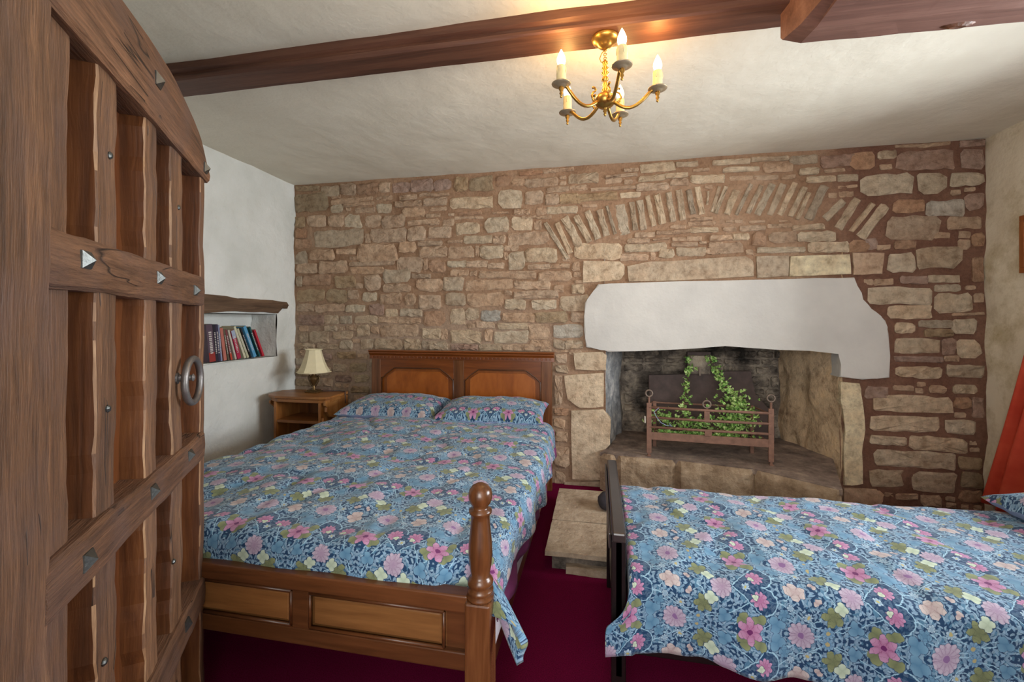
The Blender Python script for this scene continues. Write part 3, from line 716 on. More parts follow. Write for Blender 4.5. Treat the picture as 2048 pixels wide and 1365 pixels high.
boxes.sort(key=lambda q: (hid(q), -(q[1]-q[0])*(q[3]-q[2])))
rest_n = 0
for i, (x0, x1, z0, z1, k) in enumerate(boxes):
    cx, cz, hx, hz = (x0+x1)/2, (z0+z1)/2, (x1-x0)/2, (z1-z0)/2
    slope = random.uniform(-.05, .05)
    if i < 298:
        stone_at(cx, cz, hx, hz, k, skew=slope*.6)
    else:
        add_stone(chips, hx, hz, random.uniform(.005, .012), c=(cx, WALLY, cz), n=9, skew=slope); rest_n += 1
o = obj('stone_chips', chips, M['stone'], wb); o.color = tone('t', 0); o['kind'] = 'stuff'

# ------------------------------------------------------------------ fireplace
fp = empty('fireplace', (.8, YB, 0), label='open stone fireplace with thick white lintel and raised brown hearth', cat='fireplace')
def fobj(name, b, mat, smooth=False, col=None):
    bmesh.ops.translate(b, verts=b.verts, vec=(-.8, -YB, 0))
    o = obj(name, b, mat, fp, smooth)
    if col: o.color = tone(col, .03)
    return o
def smooth_poly(p, n=3):
    out = []
    for i in range(len(p)):
        a, b_ = p[i], p[(i+1) % len(p)]
        for k in range(n): t = k/n; out.append((a[0]+(b_[0]-a[0])*t+random.uniform(-.002, .002), a[1]+(b_[1]-a[1])*t+random.uniform(-.002, .002)))
    return out
b = BM(); prism(b, smooth_poly(px_poly(LINTEL, 3.165), 2), 'y', 3.165, 3.58, .012)
tag(fobj('lintel', b, M['lintel']), 'white limewashed lintel stepping down at its right end')
# dressed course above the lintel
for pts, k in (([(1166, 522), (1240, 523), (1249, 533), (1249, 548), (1240, 560), (1165, 566)], 'w'),
               ([(1254, 532), (1300, 524), (1380, 520), (1490, 512), (1507, 522), (1508, 553), (1400, 559), (1258, 564)], 'g'),
               ([(1513, 512), (1579, 511), (1577, 552), (1514, 556)], 'g'), ([(1582, 512), (1700, 509), (1704, 548), (1579, 553)], 'c'),
               ([(1706, 505), (1770, 506), (1765, 548), (1708, 550)], 't')):
    b = BM(); prism(b, smooth_poly(px_poly(pts, 3.185), 3), 'y', 3.185, 3.23, .006)
    fobj('lintel_course_stone', b, M['jamb'], col=k)
# left jamb stones, right jamb quoins
for pts, k in (([(1146, 706), (1205, 704), (1213, 712), (1212, 742), (1150, 740)], 'w'),
               ([(1127, 752), (1150, 750), (1208, 746), (1207, 815), (1160, 817), (1135, 800)], 'w'),
               ([(1142, 822), (1207, 820), (1222, 840), (1220, 890), (1203, 905), (1200, 962), (1144, 960)], 'w'),
               ([(1128, 966), (1200, 964), (1206, 1004), (1120, 1004)], 'g'),
               ([(1683, 764), (1720, 768), (1725, 800), (1731, 860), (1724, 905), (1728, 970), (1690, 972), (1688, 900), (1692, 850), (1681, 800)], 'c'),
               ([(1688, 978), (1755, 980), (1764, 1000), (1764, 1040), (1688, 1040)], 't')):
    b = BM(); prism(b, smooth_poly(px_poly(pts, 3.18), 3), 'y', 3.18, 3.28, .008)
    fobj('jamb_stone', b, M['jamb'], col=k)
# inside: cheeks, back, throat
CB = 3.76; CX0, CX1 = .20, 1.40
def cheek(xa, xb, sgn, mat, name):
    b = BM()
    def P(t, z, d):
        e = .03*math.sin(z*3.0)*(1-t)
        x = xa+(xb-xa)*(t**1.0)+e*0; y = 3.19+(CB-3.19)*t
        return Vector((x+sgn*d, y, z))
    grid_wall(b, lambda u, v, d: P(u, v, d), 0, 1, 0, 1.7, [], .035, .022, 4)
    n = len(b.verts)
    return fobj(name, b, mat, smooth=True)
cheek(.055, CX0, 1, M['cheek_l'], 'left_cheek'); cheek(1.562, CX1, -1, M['cheek_r'], 'right_cheek')
b = BM(); grid_wall(b, lambda u, v, d: Vector((u, CB+d, v)), CX0-.05, CX1+.05, 0, 1.7, [], .04, .03, 5)
box(b, CX0-.1, CX1+.1, 3.45, CB+.1, 1.68, 1.72)
fobj('back_wall', b, M['soot_shade'], smooth=True)
z = .28
rr = random.Random(3)
while z < 1.5:
    h = rr.uniform(.05, .10); x = CX0+.01
    while x < CX1-.04:
        w_ = rr.uniform(.08, .22); w_ = min(w_, CX1-x)
        bb = BM(); add_stone(bb, w_/2-.006, h/2-.006, rr.uniform(.012, .03)); bmesh.ops.translate(bb, verts=bb.verts, vec=(x+w_/2, CB-.005, z+h/2))
        fobj('back_stone', bb, M['soot_shade']); x += w_
    z += h
# raised hearth: front blocks and the ashy top
HZ = .27
front = [at_z(1200, 907, HZ), at_z(1232, 913, HZ), at_z(1352, 923, HZ), at_z(1512, 942, HZ), at_z(1690, 985, HZ)]
front = [Vector((p.x, p.y, 0)) for p in front]
back = [Vector((.075, 3.35, 0)), Vector((.16, 3.5, 0)), Vector((.5, 3.5, 0)), Vector((1.0, 3.5, 0)), Vector((1.54, 3.3, 0))]
for i in range(4):
    a0, a1, b0, b1 = front[i], front[i+1], back[i], back[i+1]
    bm = BM(); n, mz = max(3, int((a1-a0).length/.03)), 8; V = {}
    for ii in range(n+1):
        for jj in range(mz+1):
            t = ii/n; q = a0.lerp(a1, t); zz = .01+(HZ-.012)*jj/mz
            edge = .026*(1 if ii in (0, n) else 0)+.010*(1 if jj == mz else 0)
            V[ii, jj] = bm.verts.new(Vector((q.x, q.y+edge+.012*fbm(q.x*1.0, zz, i*3, 14), zz)))
    for ii in range(n):
        for jj in range(mz): bm.faces.new((V[ii, jj], V[ii+1, jj], V[ii+1, jj+1], V[ii, jj+1]))
    T = []
    for ii in range(n+1):
        q = b0.lerp(b1, ii/n); T.append((bm.verts.new((q.x, q.y, HZ-.004)), bm.verts.new((q.x, q.y, .01))))
    for ii in range(n):
        bm.faces.new((V[ii, mz], V[ii+1, mz], T[ii+1][0], T[ii][0])); bm.faces.new((T[ii][0], T[ii+1][0], T[ii+1][1], T[ii][1]))
        bm.faces.new((V[ii, 0], V[ii+1, 0], T[ii+1][1], T[ii][1]))
    for e, s in ((0, 0), (n, 0)):
        bm.faces.new([V[e, j] for j in range(mz+1)]+[T[e][0], T[e][1]])
    fobj('hearth_stone', bm, M['hearth'], smooth=False)
bm = BM(); pts = [(p.x, p.y+.022) for p in front]+[(1.54, 3.25), (CX1+.02, CB+.02), (CX0-.02, CB+.02), (.09, 3.25)]
prism(bm, pts, 'z', HZ-.03, HZ+.004, .003); fobj('hearth_top', bm, M['ash'])
# flat stone slabs on the floor in front
sl = empty('hearth_slabs', (.6, 2.6, 0), label='low step of flat sandstone slabs before the fireplace, beside the double bed', cat='stone step')
sx0 = -.245
for (y0, y1) in ((2.07, 2.40), (2.412, 2.86)):
    for (x0, x1) in ((sx0, .42), (.43, 1.15), (1.16, 1.75)):
        if y1 > 2.7 and x0 > .3: y1_ = 2.62
        else: y1_ = y1
        bm = BM(); rough_box(bm, x0-.6, x1-.6, y0-2.6, y1_-2.6, .074, .095, .06, .003, 9, seed=x0+y0)
        obj('slab', bm, M['slab'], sl, smooth=False)
bm = BM(); box(bm, sx0+.03-.6, 1.75-.6, 2.10-2.6, 2.84-2.6, .0, .072); obj('slab_bed', bm, M['soot_shade'], sl)  # dark sooty masonry reused here as painted shade under the slab overhang
for x0, x1 in ((sx0+.10, .06), (.08, .40)):
    bm = BM(); rough_box(bm, x0-.6, x1-.6, 2.06-2.6, 2.11-2.6, .0, .034, .03, .005, 9, seed=x0); obj('riser_stone', bm, M['slab'], sl)

# iron plate standing behind the grate, with its flue box
bm = BM(); prism(bm, px_poly([(1297, 750), (1372, 749), (1374, 704), (1420, 704), (1424, 744), (1500, 742), (1508, 788), (1546, 828), (1548, 880), (1540, 903), (1300, 888)], 3.52), 'y', 3.50, 3.54, .003)
o = obj('fireback', bm, M['fireback']); tag(o, 'sooty sheet iron fireback standing behind the grate', 'fireback')
bm = BM(); p0, p1 = at_y(1376, 748, 3.47), at_y(1420, 712, 3.47); box(bm, p0.x, p1.x, 3.46, 3.50, p0.z, p1.z, .004)
obj('flue_box', bm, M['soot_shade'], o)
bm = BM(); p0, p1 = at_y(1398, 752, 3.45), at_y(1402, 735, 3.45); box(bm, p0.x, p1.x, 3.45, 3.465, p0.z, p1.z); obj('latch', bm, M['rust2'], o)

# grate
GA, GB = Vector((.345, 3.085, 0)), Vector((1.085, 3.035, 0))
gd = (GB-GA).normalized(); gl = (GB-GA).length
gr = empty('fire_grate', (GA.x, GA.y, HZ+.004), math.atan2(gd.y, gd.x), label='rusted iron fire basket with ring finials on the hearth', cat='grate')
H0 = HZ+.004
for x in (0, gl):
    bm = BM(); box(bm, x-.016, x+.016, -.008, .008, .02, .36, .003); tube(bm, [(x, 0, .35), (x, 0, .40)], .007)
    box(bm, x-.007, x+.007, -.007, .007, 0, .05); box(bm, x-.012, x+.012, -.02, .012, 0, .008, .002)
    p = obj('post', bm, M['rust'], gr)
    bm = BM(); tube(bm, [(x+.022*math.cos(a), 0, .425+.022*math.sin(a)) for a in [2*PI*i/20 for i in range(20)]], .0055, 8, closed=True)
    obj('ring_finial', bm, M['rust2'], p, smooth=True)
for zz in (.330, .262, .197):
    bm = BM(); tube(bm, [(0, 0, zz), (gl*.5, -.004, zz-.002), (gl, 0, zz)], .0085, 10); obj('bar', bm, M['rust'], gr, smooth=True)
bm = BM(); box(bm, 0, gl, -.006, .006, .112, .163, .002); obj('bottom_rail', bm, M['rust'], gr)
bm = BM(); box(bm, gl*.5-.022, gl*.5+.022, -.012, -.006, .16, .20, .002); box(bm, gl*.49-.017, gl*.49+.017, -.010, -.004, .25, .335, .002); tube(bm, [(gl*.49, 0, .33), (gl*.49, 0, .345)], .005)
c_ = obj('centre_strap', bm, M['rust'], gr)
bm = BM(); tube(bm, [(gl*.49+.024*math.cos(a), 0, .368+.024*math.sin(a)) for a in [2*PI*i/20 for i in range(20)]], .0055, 8, closed=True); obj('ring_finial', bm, M['rust2'], c_, smooth=True)
for x in (0, gl):
    for zz in (.14, .32):
        bm = BM(); tube(bm, [(x, 0, zz), (x+(-.03 if x else .03), .24, zz)], .006); obj('side_bar', bm, M['rust'], gr)
for x in (.05, gl-.05):
    bm = BM(); box(bm, x-.012, x+.012, .235, .255, 0, .33, .002); obj('back_leg', bm, M['rust'], gr)
for zz in (.14, .32):
    bm = BM(); tube(bm, [(.03, .245, zz), (gl-.03, .245, zz)], .006); obj('back_bar', bm, M['rust'], gr)
for i in range(9):
    x = .06+i*(gl-.12)/8
    bm = BM(); box(bm, x-.006, x+.006, .0, .245, .128, .138); obj('floor_bar', bm, M['rust'], gr)
# small white tag hanging on the grate's left post
bm = BM(); box(bm, -.004, .004, -.012, .012, 0, .045, .002); o = obj('paper_tag', bm, M['paper'], loc=(GA.x-.028, GA.y-.01, .50)); tag(o, 'little pale tag hanging at the left post of the grate', 'tag')
# ivy garland
iv = empty('ivy_garland', (.7, 3.2, .42), label='trailing ivy garland draped over and inside the fire grate', cat='ivy')
strands = []
def path(pts): return [at_y(u, v, y) for u, v, y in pts]
strands.append((path([(1381, 712, 3.40), (1378, 735, 3.38), (1375, 760, 3.34), (1370, 790, 3.28), (1368, 815, 3.22), (1372, 828, 3.18)]), 110, .015))
strands.append((path([(1418, 716, 3.40), (1432, 738, 3.38), (1440, 760, 3.36), (1458, 782, 3.30), (1475, 800, 3.25), (1490, 812, 3.2)]), 170, .021))
strands.append((path([(1458, 790, 3.22), (1478, 815, 3.18), (1465, 832, 3.16), (1490, 838, 3.16), (1470, 852, 3.15), (1488, 866, 3.14)]), 330, .062))
strands.append((path([(1312, 830, 3.16), (1340, 838, 3.17), (1370, 850, 3.16), (1400, 846, 3.16), (1440, 858, 3.15), (1475, 868, 3.14)]), 330, .045))
strands.append((path([(1310, 862, 3.14), (1340, 868, 3.15), (1380, 868, 3.15), (1420, 874, 3.14), (1460, 878, 3.12)]), 160, .022))
bm = BM(); rl = random.Random(11)
def leaf(bm, p, s):
    q = Matrix.Translation(p) @ Matrix.Rotation(rl.uniform(0, 6.28), 4, 'Z') @ Matrix.Rotation(rl.uniform(.3, 1.6), 4, 'X') @ Matrix.Rotation(rl.uniform(0, 6.28), 4, 'Z')
    out = [(0, -.5), (.35, -.45), (.55, -.05), (.28, .08), (.22, .3), (0, .62), (-.22, .3), (-.28, .08), (-.55, -.05), (-.35, -.45)]
    c = bm.verts.new(q @ Vector((0, 0, .12*s)))
    vs = [bm.verts.new(q @ Vector((x*s, y*s, 0))) for x, y in out]
    for i in range(10): bm.faces.new((vs[i], vs[(i+1) % 10], c))
org = Vector((.7, 3.2, .42))
for pts, n, sp in strands:
    for i in range(n):
        t = rl.random()*(len(pts)-1); k = min(int(t), len(pts)-2); p = pts[k].lerp(pts[k+1], t-k)
        p = p+Vector((rl.gauss(0, sp), rl.gauss(0, sp*.4), rl.gauss(0, sp*.6)))
        p.z = max(p.z, .42); leaf(bm, p-org, rl.uniform(.017, .032))
lv = obj('leaves', bm, M['leaf'], iv); lv['kind'] = 'stuff'
for pts, n, sp in strands[:2]+strands[3:4]:
    bm = BM(); tube(bm, [p-org for p in pts], .0025, 5); obj('stem', bm, M['stemm'], iv)
bm = BM(); p = [at_y(u, v, 3.07)-org for u, v in ((1318, 816), (1308, 825), (1314, 836), (1322, 846), (1334, 852), (1345, 853), (1338, 848))]
tube(bm, p, .0022, 5); obj('stem', bm, M['lilac'], iv)

# ------------------------------------------------------------------ ceiling beams and chandelier
bt = .075
bm = BM()
prof = [(1.578, ZC+.01), (1.575, ZC-.030), (1.590, ZC-.040), (1.588, ZC-.052), (1.580, ZC-.058), (1.580, ZC-bt+.006), (1.586, ZC-bt), (1.705, ZC-bt), (1.712, ZC-bt+.006), (1.715, ZC+.01)]
n = 60; rings = []
for i in range(n+1):
    x = XL-.02+(XR+.04-XL)*i/n
    rings.append([bm.verts.new((x, y+.004*fbm(x, j, 0, 2.5), z+(.003*fbm(x, j+5, 0, 3)))) for j, (y, z) in enumerate(prof)])
for a, c in zip(rings, rings[1:]):
    for j in range(len(prof)-1): bm.faces.new((a[j], a[j+1], c[j+1], c[j]))
bm.faces.new(rings[0]); bm.faces.new(rings[-1])
o = obj('ceiling_beam', bm, M['beam'], smooth=False)
tag(o, 'long moulded dark oak beam crossing the ceiling above the chandelier', 'beam')
bm = BM()
prof = [(1.18, ZC+.01), (1.20, 2.125), (1.215, 2.115), (1.52, 2.118), (1.545, 2.122), (1.628, 2.135), (1.640, 2.150), (1.640, ZC+.01)]
n = 30; rings = []
x_a = at_z(1569, 85, 2.13).x
for i in range(n+1):
    x = x_a+(XR+.02-x_a)*i/n; t = i/n
    taper = .06 if i == 0 else 0
    rings.append([bm.verts.new((x+(.10*(j/8.)-.0 if i == 0 and j < 6 else 0)*0+(0.05*(1-(y-1.18)/.46) if i == 0 else 0), y+.05*t+.006*fbm(x, j, 2, 3), z+.006*fbm(x, j+9, 2, 3)+(.015 if i == 0 and z < 2.2 else 0))) for j, (y, z) in enumerate(prof)])
for a, c in zip(rings, rings[1:]):
    for j in range(len(prof)-1): bm.faces.new((a[j], a[j+1], c[j+1], c[j]))
bm.faces.new(rings[0]); bm.faces.new(rings[-1])
o = obj('ceiling_beam', bm, M['beam2'], smooth=False)
tag(o, 'thicker rough oak beam end at the top right, with a knot', 'beam')
kp = at_z(1915, 50, 2.13); bm = BM(); lathe(bm, [(.001, -.004), (.012, -.006), (.020, -.002), (.026, .004)], 14, mat=Matrix.Diagonal((1.9, .7, 1, 1)))
obj('knot', bm, M['oak_in'], o, loc=(kp.x, kp.y, 2.128))

ch = empty('chandelier', (.028, 1.645, 2.0), label='brass five-arm chandelier with lit candle bulbs below the beam', cat='chandelier')
CZ = 2.0
top = ZC-bt-CZ
bm = BM(); lathe(bm, [(.048, top), (.050, top-.006), (.046, top-.014), (.034, top-.024), (.028, top-.026), (.024, top-.034), (.012, top-.042), (.005, top-.046)], 28)
obj('canopy', bm, M['brass'], ch, smooth=True)
zt_, zb_ = top-.044, .155
lk = 6; ll = (zt_-zb_)/lk
for i in range(lk):
    bm = BM(); zc_ = zt_-ll*(i+.5); a = (i % 2)*PI/2
    tube(bm, [(.0055*math.cos(t)*math.cos(a), .0055*math.cos(t)*math.sin(a), zc_+ll*.72*math.sin(t)) for t in [2*PI*k/14 for k in range(14)]], .0014, 6, closed=True)
    obj('chain_link', bm, M['brass'], ch, smooth=True)
bm = BM(); tube(bm, [(0, 0, top-.045), (-.012, 0, top-.058), (-.020, -.002, top-.078), (-.014, 0, top-.090), (-.004, 0, zb_)], .0018, 6); obj('flex', bm, M['brass'], ch, smooth=True)
bm = BM(); lathe(bm, [(.004, .160), (.010, .154), (.011, .146), (.005, .140), (.013, .130), (.006, .122), (.015, .112), (.006, .102), (.013, .092), (.013, .086), (.006, .080), (.011, .070), (.007, .060), (.014, .048), (.010, .040),
    (.028, .032), (.037, .022), (.039, .010), (.035, 0), (.030, -.007), (.020, -.014), (.008, -.016), (.005, -.022), (.008, -.028), (.004, -.034), (.006, -.040), (.001, -.048)], 20)
obj('stem', bm, M['brass'], ch, smooth=True)
ROLLM = Matrix.Rotation(0, 4, 'Z')
R = .185
angs = [-85, -13, 59, 131, 203]
first = None
def arm_parts(parent):
    bm = BM(); pts = []
    for t in np.linspace(0, 1, 14):
        x = .026+(R-.026)*t; z = .008-.040*math.sin(PI*min(1, t*1.15))*(1-.15*t)+.030*t*t
        pts.append((x, 0, z))
    tube(bm, pts, .0064, 8); a = obj('arm', bm, M['brass'], parent, smooth=True)
    bm = BM(); tube(bm, [(.040, 0, -.004), (.052, 0, .004), (.058, 0, .018), (.052, 0, .032), (.044, 0, .036), (.040, 0, .042), (.046, 0, .050), (.054, 0, .048)], [.004, .004, .004, .0035, .003, .004, .004, .005], 7); obj('scroll', bm, M['brass'], a, smooth=True)
    zc_ = .028
    bm = BM(); lathe(bm, [(.0015, zc_-.044), (.005, zc_-.040), (.003, zc_-.034), (.007, zc_-.028), (.004, zc_-.022), (.009, zc_-.014), (.008, zc_-.004)], 12, c=(R, 0, 0)); obj('drop_finial', bm, M['brass'], a, smooth=True)
    bm = BM(); lathe(bm, [(.010, zc_-.006), (.016, zc_-.002), (.019, zc_+.000), (.024, zc_+.001), (.033, zc_+.004), (.034, zc_+.006), (.024, zc_+.006), (.018, zc_+.008), (.012, zc_+.012)], 28, c=(R, 0, 0)); obj('drip_pan', bm, M['pewter'], a, smooth=True)
    bm = BM(); lathe(bm, [(.0165, zc_+.008), (.017, zc_+.020), (.0168, zc_+.060), (.0155, zc_+.068), (.010, zc_+.071)], 20, c=(R, 0, 0))
    for k in range(3): lathe(bm, [(.002, 0), (.003, .006), (.002, .022)], 6, c=(R+.0165*math.cos(k*2.2), .0165*math.sin(k*2.2), zc_+.04))
    obj('candle_sleeve', bm, M['candle'], a, smooth=True)
    bm = BM(); lathe(bm, [(.008, zc_+.070), (.013, zc_+.076), (.0155, zc_+.086), (.0145, zc_+.098), (.009, zc_+.112), (.003, zc_+.124), (.0005, zc_+.128)], 16, c=(R, 0, 0)); obj('bulb', bm, M['bulb'], a, smooth=True)
    return a
a0 = arm_parts(ch)
for i, a in enumerate(angs):
    arm = a0 if i == 0 else dup(a0, ch)
    arm.rotation_euler = (0, 0, math.radians(a)+YAW)
    th = math.radians(a)+YAW
    l = bpy.data.lights.new('bulb_light', 'POINT'); l.energy = 2.0; l.color = (1.0, .56, .17); l.shadow_soft_size = .02
    lo = bpy.data.objects.new('bulb_light', l); COL.objects.link(lo)
    lo.location = (ch.location.x+R*math.cos(th), ch.location.y+R*math.sin(th), CZ+.028+.155)

# ------------------------------------------------------------------ oak door
P0 = Vector((-1.157, 1.097, 0)); RZ = math.atan2(-.824, .565)
dr = empty('door_1', P0, RZ); tag(dr, 'heavy old studded oak door standing open at the left', 'door', None, 'structure')
TOP = [(0, 1.655), (.03, 1.685), (.082, 1.722), (.15, 1.742), (.225, 1.756), (.333, 1.772), (.476, 1.770), (.602, 1.760), (.75, 1.745), (.9, 1.735), (1.08, 1.72)]
def topz(x):
    for (a, za), (c, zc) in zip(TOP, TOP[1:]):
        if a <= x <= c: return za+(zc-za)*(x-a)/(c-a)
    return 1.72
DW = 1.08
# planks behind the lattice
px = [0, .19, .41, .62, .84, DW]
for i, (x0, x1) in enumerate(zip(px, px[1:])):
    bm = BM(); rough_box(bm, x0+.002, x1-.002, -.075, -.040, .03, min(topz(x0), topz(x1))-.02, .06, .004, 5, seed=i*3.1)
    obj('plank', bm, M['oak_in'], dr)
def rib(x0, x1, z0, z1, name, seed, y1=0.0, amp=.009, mat='oak_z'):
    """hewn upright: the edges of its face wander"""
    bm = BM(); n = max(6, int((z1-z0)/.03)); rings = []
    for k in range(n+1):
        z = z0+(z1-z0)*k/n
        a = x0+amp*fbm(seed, z, 0, 5, 4)+amp*.5*fbm(seed, z, 2, 25, 2); c = x1+amp*fbm(seed+7, z, 0, 5, 4)+amp*.5*fbm(seed+3, z, 2, 25, 2)
        f = y1+.003*fbm(seed, z, 4, 8)
        ch_ = .0022+.004*abs(fbm(seed, z, 6, 20))
        rings.append([bm.verts.new(p) for p in ((a, -.045, z), (a, f-ch_, z), (a+ch_, f, z), ((a+c)/2, f+.0015, z), (c-ch_, f, z), (c, f-ch_, z), (c, -.045, z))])
    for r0, r1 in zip(rings, rings[1:]):
        zz = r0[0].co.z; pale = fbm(seed, zz, 8, 7) > -.12
        for j in range(7):
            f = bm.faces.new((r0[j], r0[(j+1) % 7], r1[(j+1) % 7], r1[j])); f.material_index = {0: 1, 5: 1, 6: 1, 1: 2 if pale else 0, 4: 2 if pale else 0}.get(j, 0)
    bm.faces.new(rings[0]); bm.faces.new(rings[-1]); o = obj(name, bm, M[mat], dr)
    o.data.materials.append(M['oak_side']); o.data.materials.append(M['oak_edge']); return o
for (x0, x1, am) in ((.204, .287, .010), (.387, .454, .011), (.586, .660, .010)):
    rib(x0, x1, .05, 1.62, 'upright_bar', x0*31, amp=am)
rib(0.0, .045, .0, 1.66, 'lock_stile', 4.4, y1=.004, amp=.004)
rib(.733, .815, .0, 1.66, 'upright_bar', 9.9, y1=-.004, amp=.004)
rib(.812, DW, .0, 1.70, 'hinge_stile', 13.1, y1=.012, amp=.007)
def rail(x0, x1, za0, zb0, za1, zb1, name, seed, y1=.010):
    """za bottom, zb top at x0 and x1"""
    bm = BM(); n = 34; rings = []
    for k in range(n+1):
        x = x0+(x1-x0)*k/n; t = k/n
        lo = za0+(za1-za0)*t+.004*fbm(x, seed, 0, 7, 4); hi = zb0+(zb1-zb0)*t+.004*fbm(x, seed+5, 0, 7, 4)
        f = y1+.003*fbm(x, seed, 3, 8)
        rings.append([bm.verts.new(p) for p in ((x, -.046, lo), (x, f-.005, lo), (x, f, lo+.006), (x, f+.002, (lo+hi)/2), (x, f, hi-.006), (x, f-.006, hi), (x, -.046, hi+.004))])
    for r0, r1 in zip(rings, rings[1:]):
        for j in range(7): bm.faces.new((r0[j], r0[(j+1) % 7], r1[(j+1) % 7], r1[j]))
    bm.faces.new(rings[0]); bm.faces.new(rings[-1]); return obj(name, bm, M['oak_x'], dr)
rail(.03, .825, 1.240, 1.325, 1.243, 1.322, 'cross_rail', 1.0)
rail(.03, .822, .795, .872, .806, .884, 'cross_rail', 2.0, y1=.012)
rail(.03, .80, .365, .445, .375, .47, 'cross_rail', 3.0, y1=.012)
rail(.03, .80, .06, .14, .06, .14, 'cross_rail', 3.5, y1=.010)
# curved head of the door
bm = BM(); n = 40; rings = []
for k in range(n+1):
    x = -.006+(DW+.006)*k/n; hi = topz(max(x, 0)); lo = 1.612-.02*max(0, x-.5)+.003*fbm(x, 3, 0, 8)
    if x < .02: lo = min(lo, hi-.02)
    rings.append([bm.verts.new(p) for p in ((x, -.075, lo), (x, .010, lo), (x, .016, lo+.008), (x, .018, (lo+hi)/2), (x, .014, hi-.008), (x, .004, hi), (x, -.075, hi))])
for r0, r1 in zip(rings, rings[1:]):
    for j in range(7): bm.faces.new((r0[j], r0[(j+1) % 7], r1[(j+1) % 7], r1[j]))
bm.faces.new(rings[0]); bm.faces.new(rings[-1]); obj('arched_head', bm, M['oak_x'], dr)
Rd = Matrix.Rotation(-RZ, 3, 'Z')
def on_door(u, v, y=.0):
    r = ray(u, v); o_ = Rd @ (Vector((0, 0, EYE))-P0); d = Rd @ r
    k = (y-o_.y)/d.y; return o_+d*k
def stud(u, v, s, y, name='stud', mat='iron', pyramid=True):
    p = on_door(u, v, y); bm = BM()
    if pyramid:
        h = s*.55; vs = [bm.verts.new((x*s/2, 0, z*s/2)) for x, z in ((-1, -1), (1, -1), (1, 1), (-1, 1))]
        v2 = [bm.verts.new((x*s/2, h*.25, z*s/2)) for x, z in ((-1, -1), (1, -1), (1, 1), (-1, 1))]; t = bm.verts.new((0, h, 0))
        bm.faces.new(vs)
        for i in range(4): bm.faces.new((vs[i], vs[(i+1) % 4], v2[(i+1) % 4], v2[i])); bm.faces.new((v2[i], v2[(i+1) % 4], t))
    else: lathe(bm, [(s*.5, 0), (s*.5, s*.15), (s*.3, s*.35), (s*.02, s*.4)], 8, mat=Matrix.Rotation(-PI/2, 4, 'X'))
    obj(name, bm, M[mat], dr, loc=p)
for u, v in ((168, 520), (315, 556), (389, 581)): stud(u, v, .026, .010)
for u, v in ((172, 1122), (304, 984), (378, 911)): stud(u, v, .026, .012)
for u, v in ((372, 1250),): stud(u, v, .026, .012)
for u, v in ((313, 160), (409, 336)): stud(u, v, .028, .016)
for u, v in ((218, 311), (356, 415), (214, 818), (346, 1124), (207, 1325)): stud(u, v, .013, .001, 'nail', 'iron', False)
# ring handle
rp = on_door(353, 757, .0)
bm = BM(); lathe(bm, [(.014, 0), (.014, .004), (.009, .006), (.007, .030), (.010, .034), (.004, .038)], 12, mat=Matrix.Rotation(-PI/2, 4, 'X'))
hd = obj('ring_handle', bm, M['ringiron'], dr, loc=rp); hd['label'] = 'heavy iron ring handle'
bm = BM(); c0 = Vector((-.040, .024, -.012)); dirx = Vector((-.99, .10, 0)).normalized()
tube(bm, [c0+dirx*(.050*math.cos(a))+Vector((0, 0, .056*math.sin(a))) for a in [2*PI*i/28 for i in range(28)]], .0085, 10, closed=True)
obj('ring', bm, M['ringiron'], hd, smooth=True)

# ------------------------------------------------------------------ niche lintel and books
nb = BM(); n = 26; rings = []
ya, yb = 1.70, 3.07
for k in range(n+1):
    y = ya+(yb-ya)*k/n; t = k/n
    hi = 1.385-.045*t+.012*fbm(y, 2, 0, 4); lo = NZ1-.005+.02*max(0, math.sin((y-2.3)*4))+.010*fbm(y, 7, 0, 5)+(.045 if t > .95 else 0)
    f = XL+.045+.010*fbm(y, 4, 0, 5)
    rings.append([nb.verts.new(p) for p in ((XL-.20, y, lo), (f-.008, y, lo), (f, y, lo+.02), (f+.006, y, (lo+hi)/2), (f-.012, y, hi), (XL-.04, y, hi+.004))])
for r0, r1 in zip(rings, rings[1:]):
    for j in range(6): nb.faces.new((r0[j], r0[(j+1) % 6], r1[(j+1) % 6], r1[j]))
nb.faces.new(rings[0]); nb.faces.new(rings[-1])
tag(obj('niche_lintel', nb, M['niche_beam']), 'rough dark timber lintel over the book niche in the left wall', 'lintel')
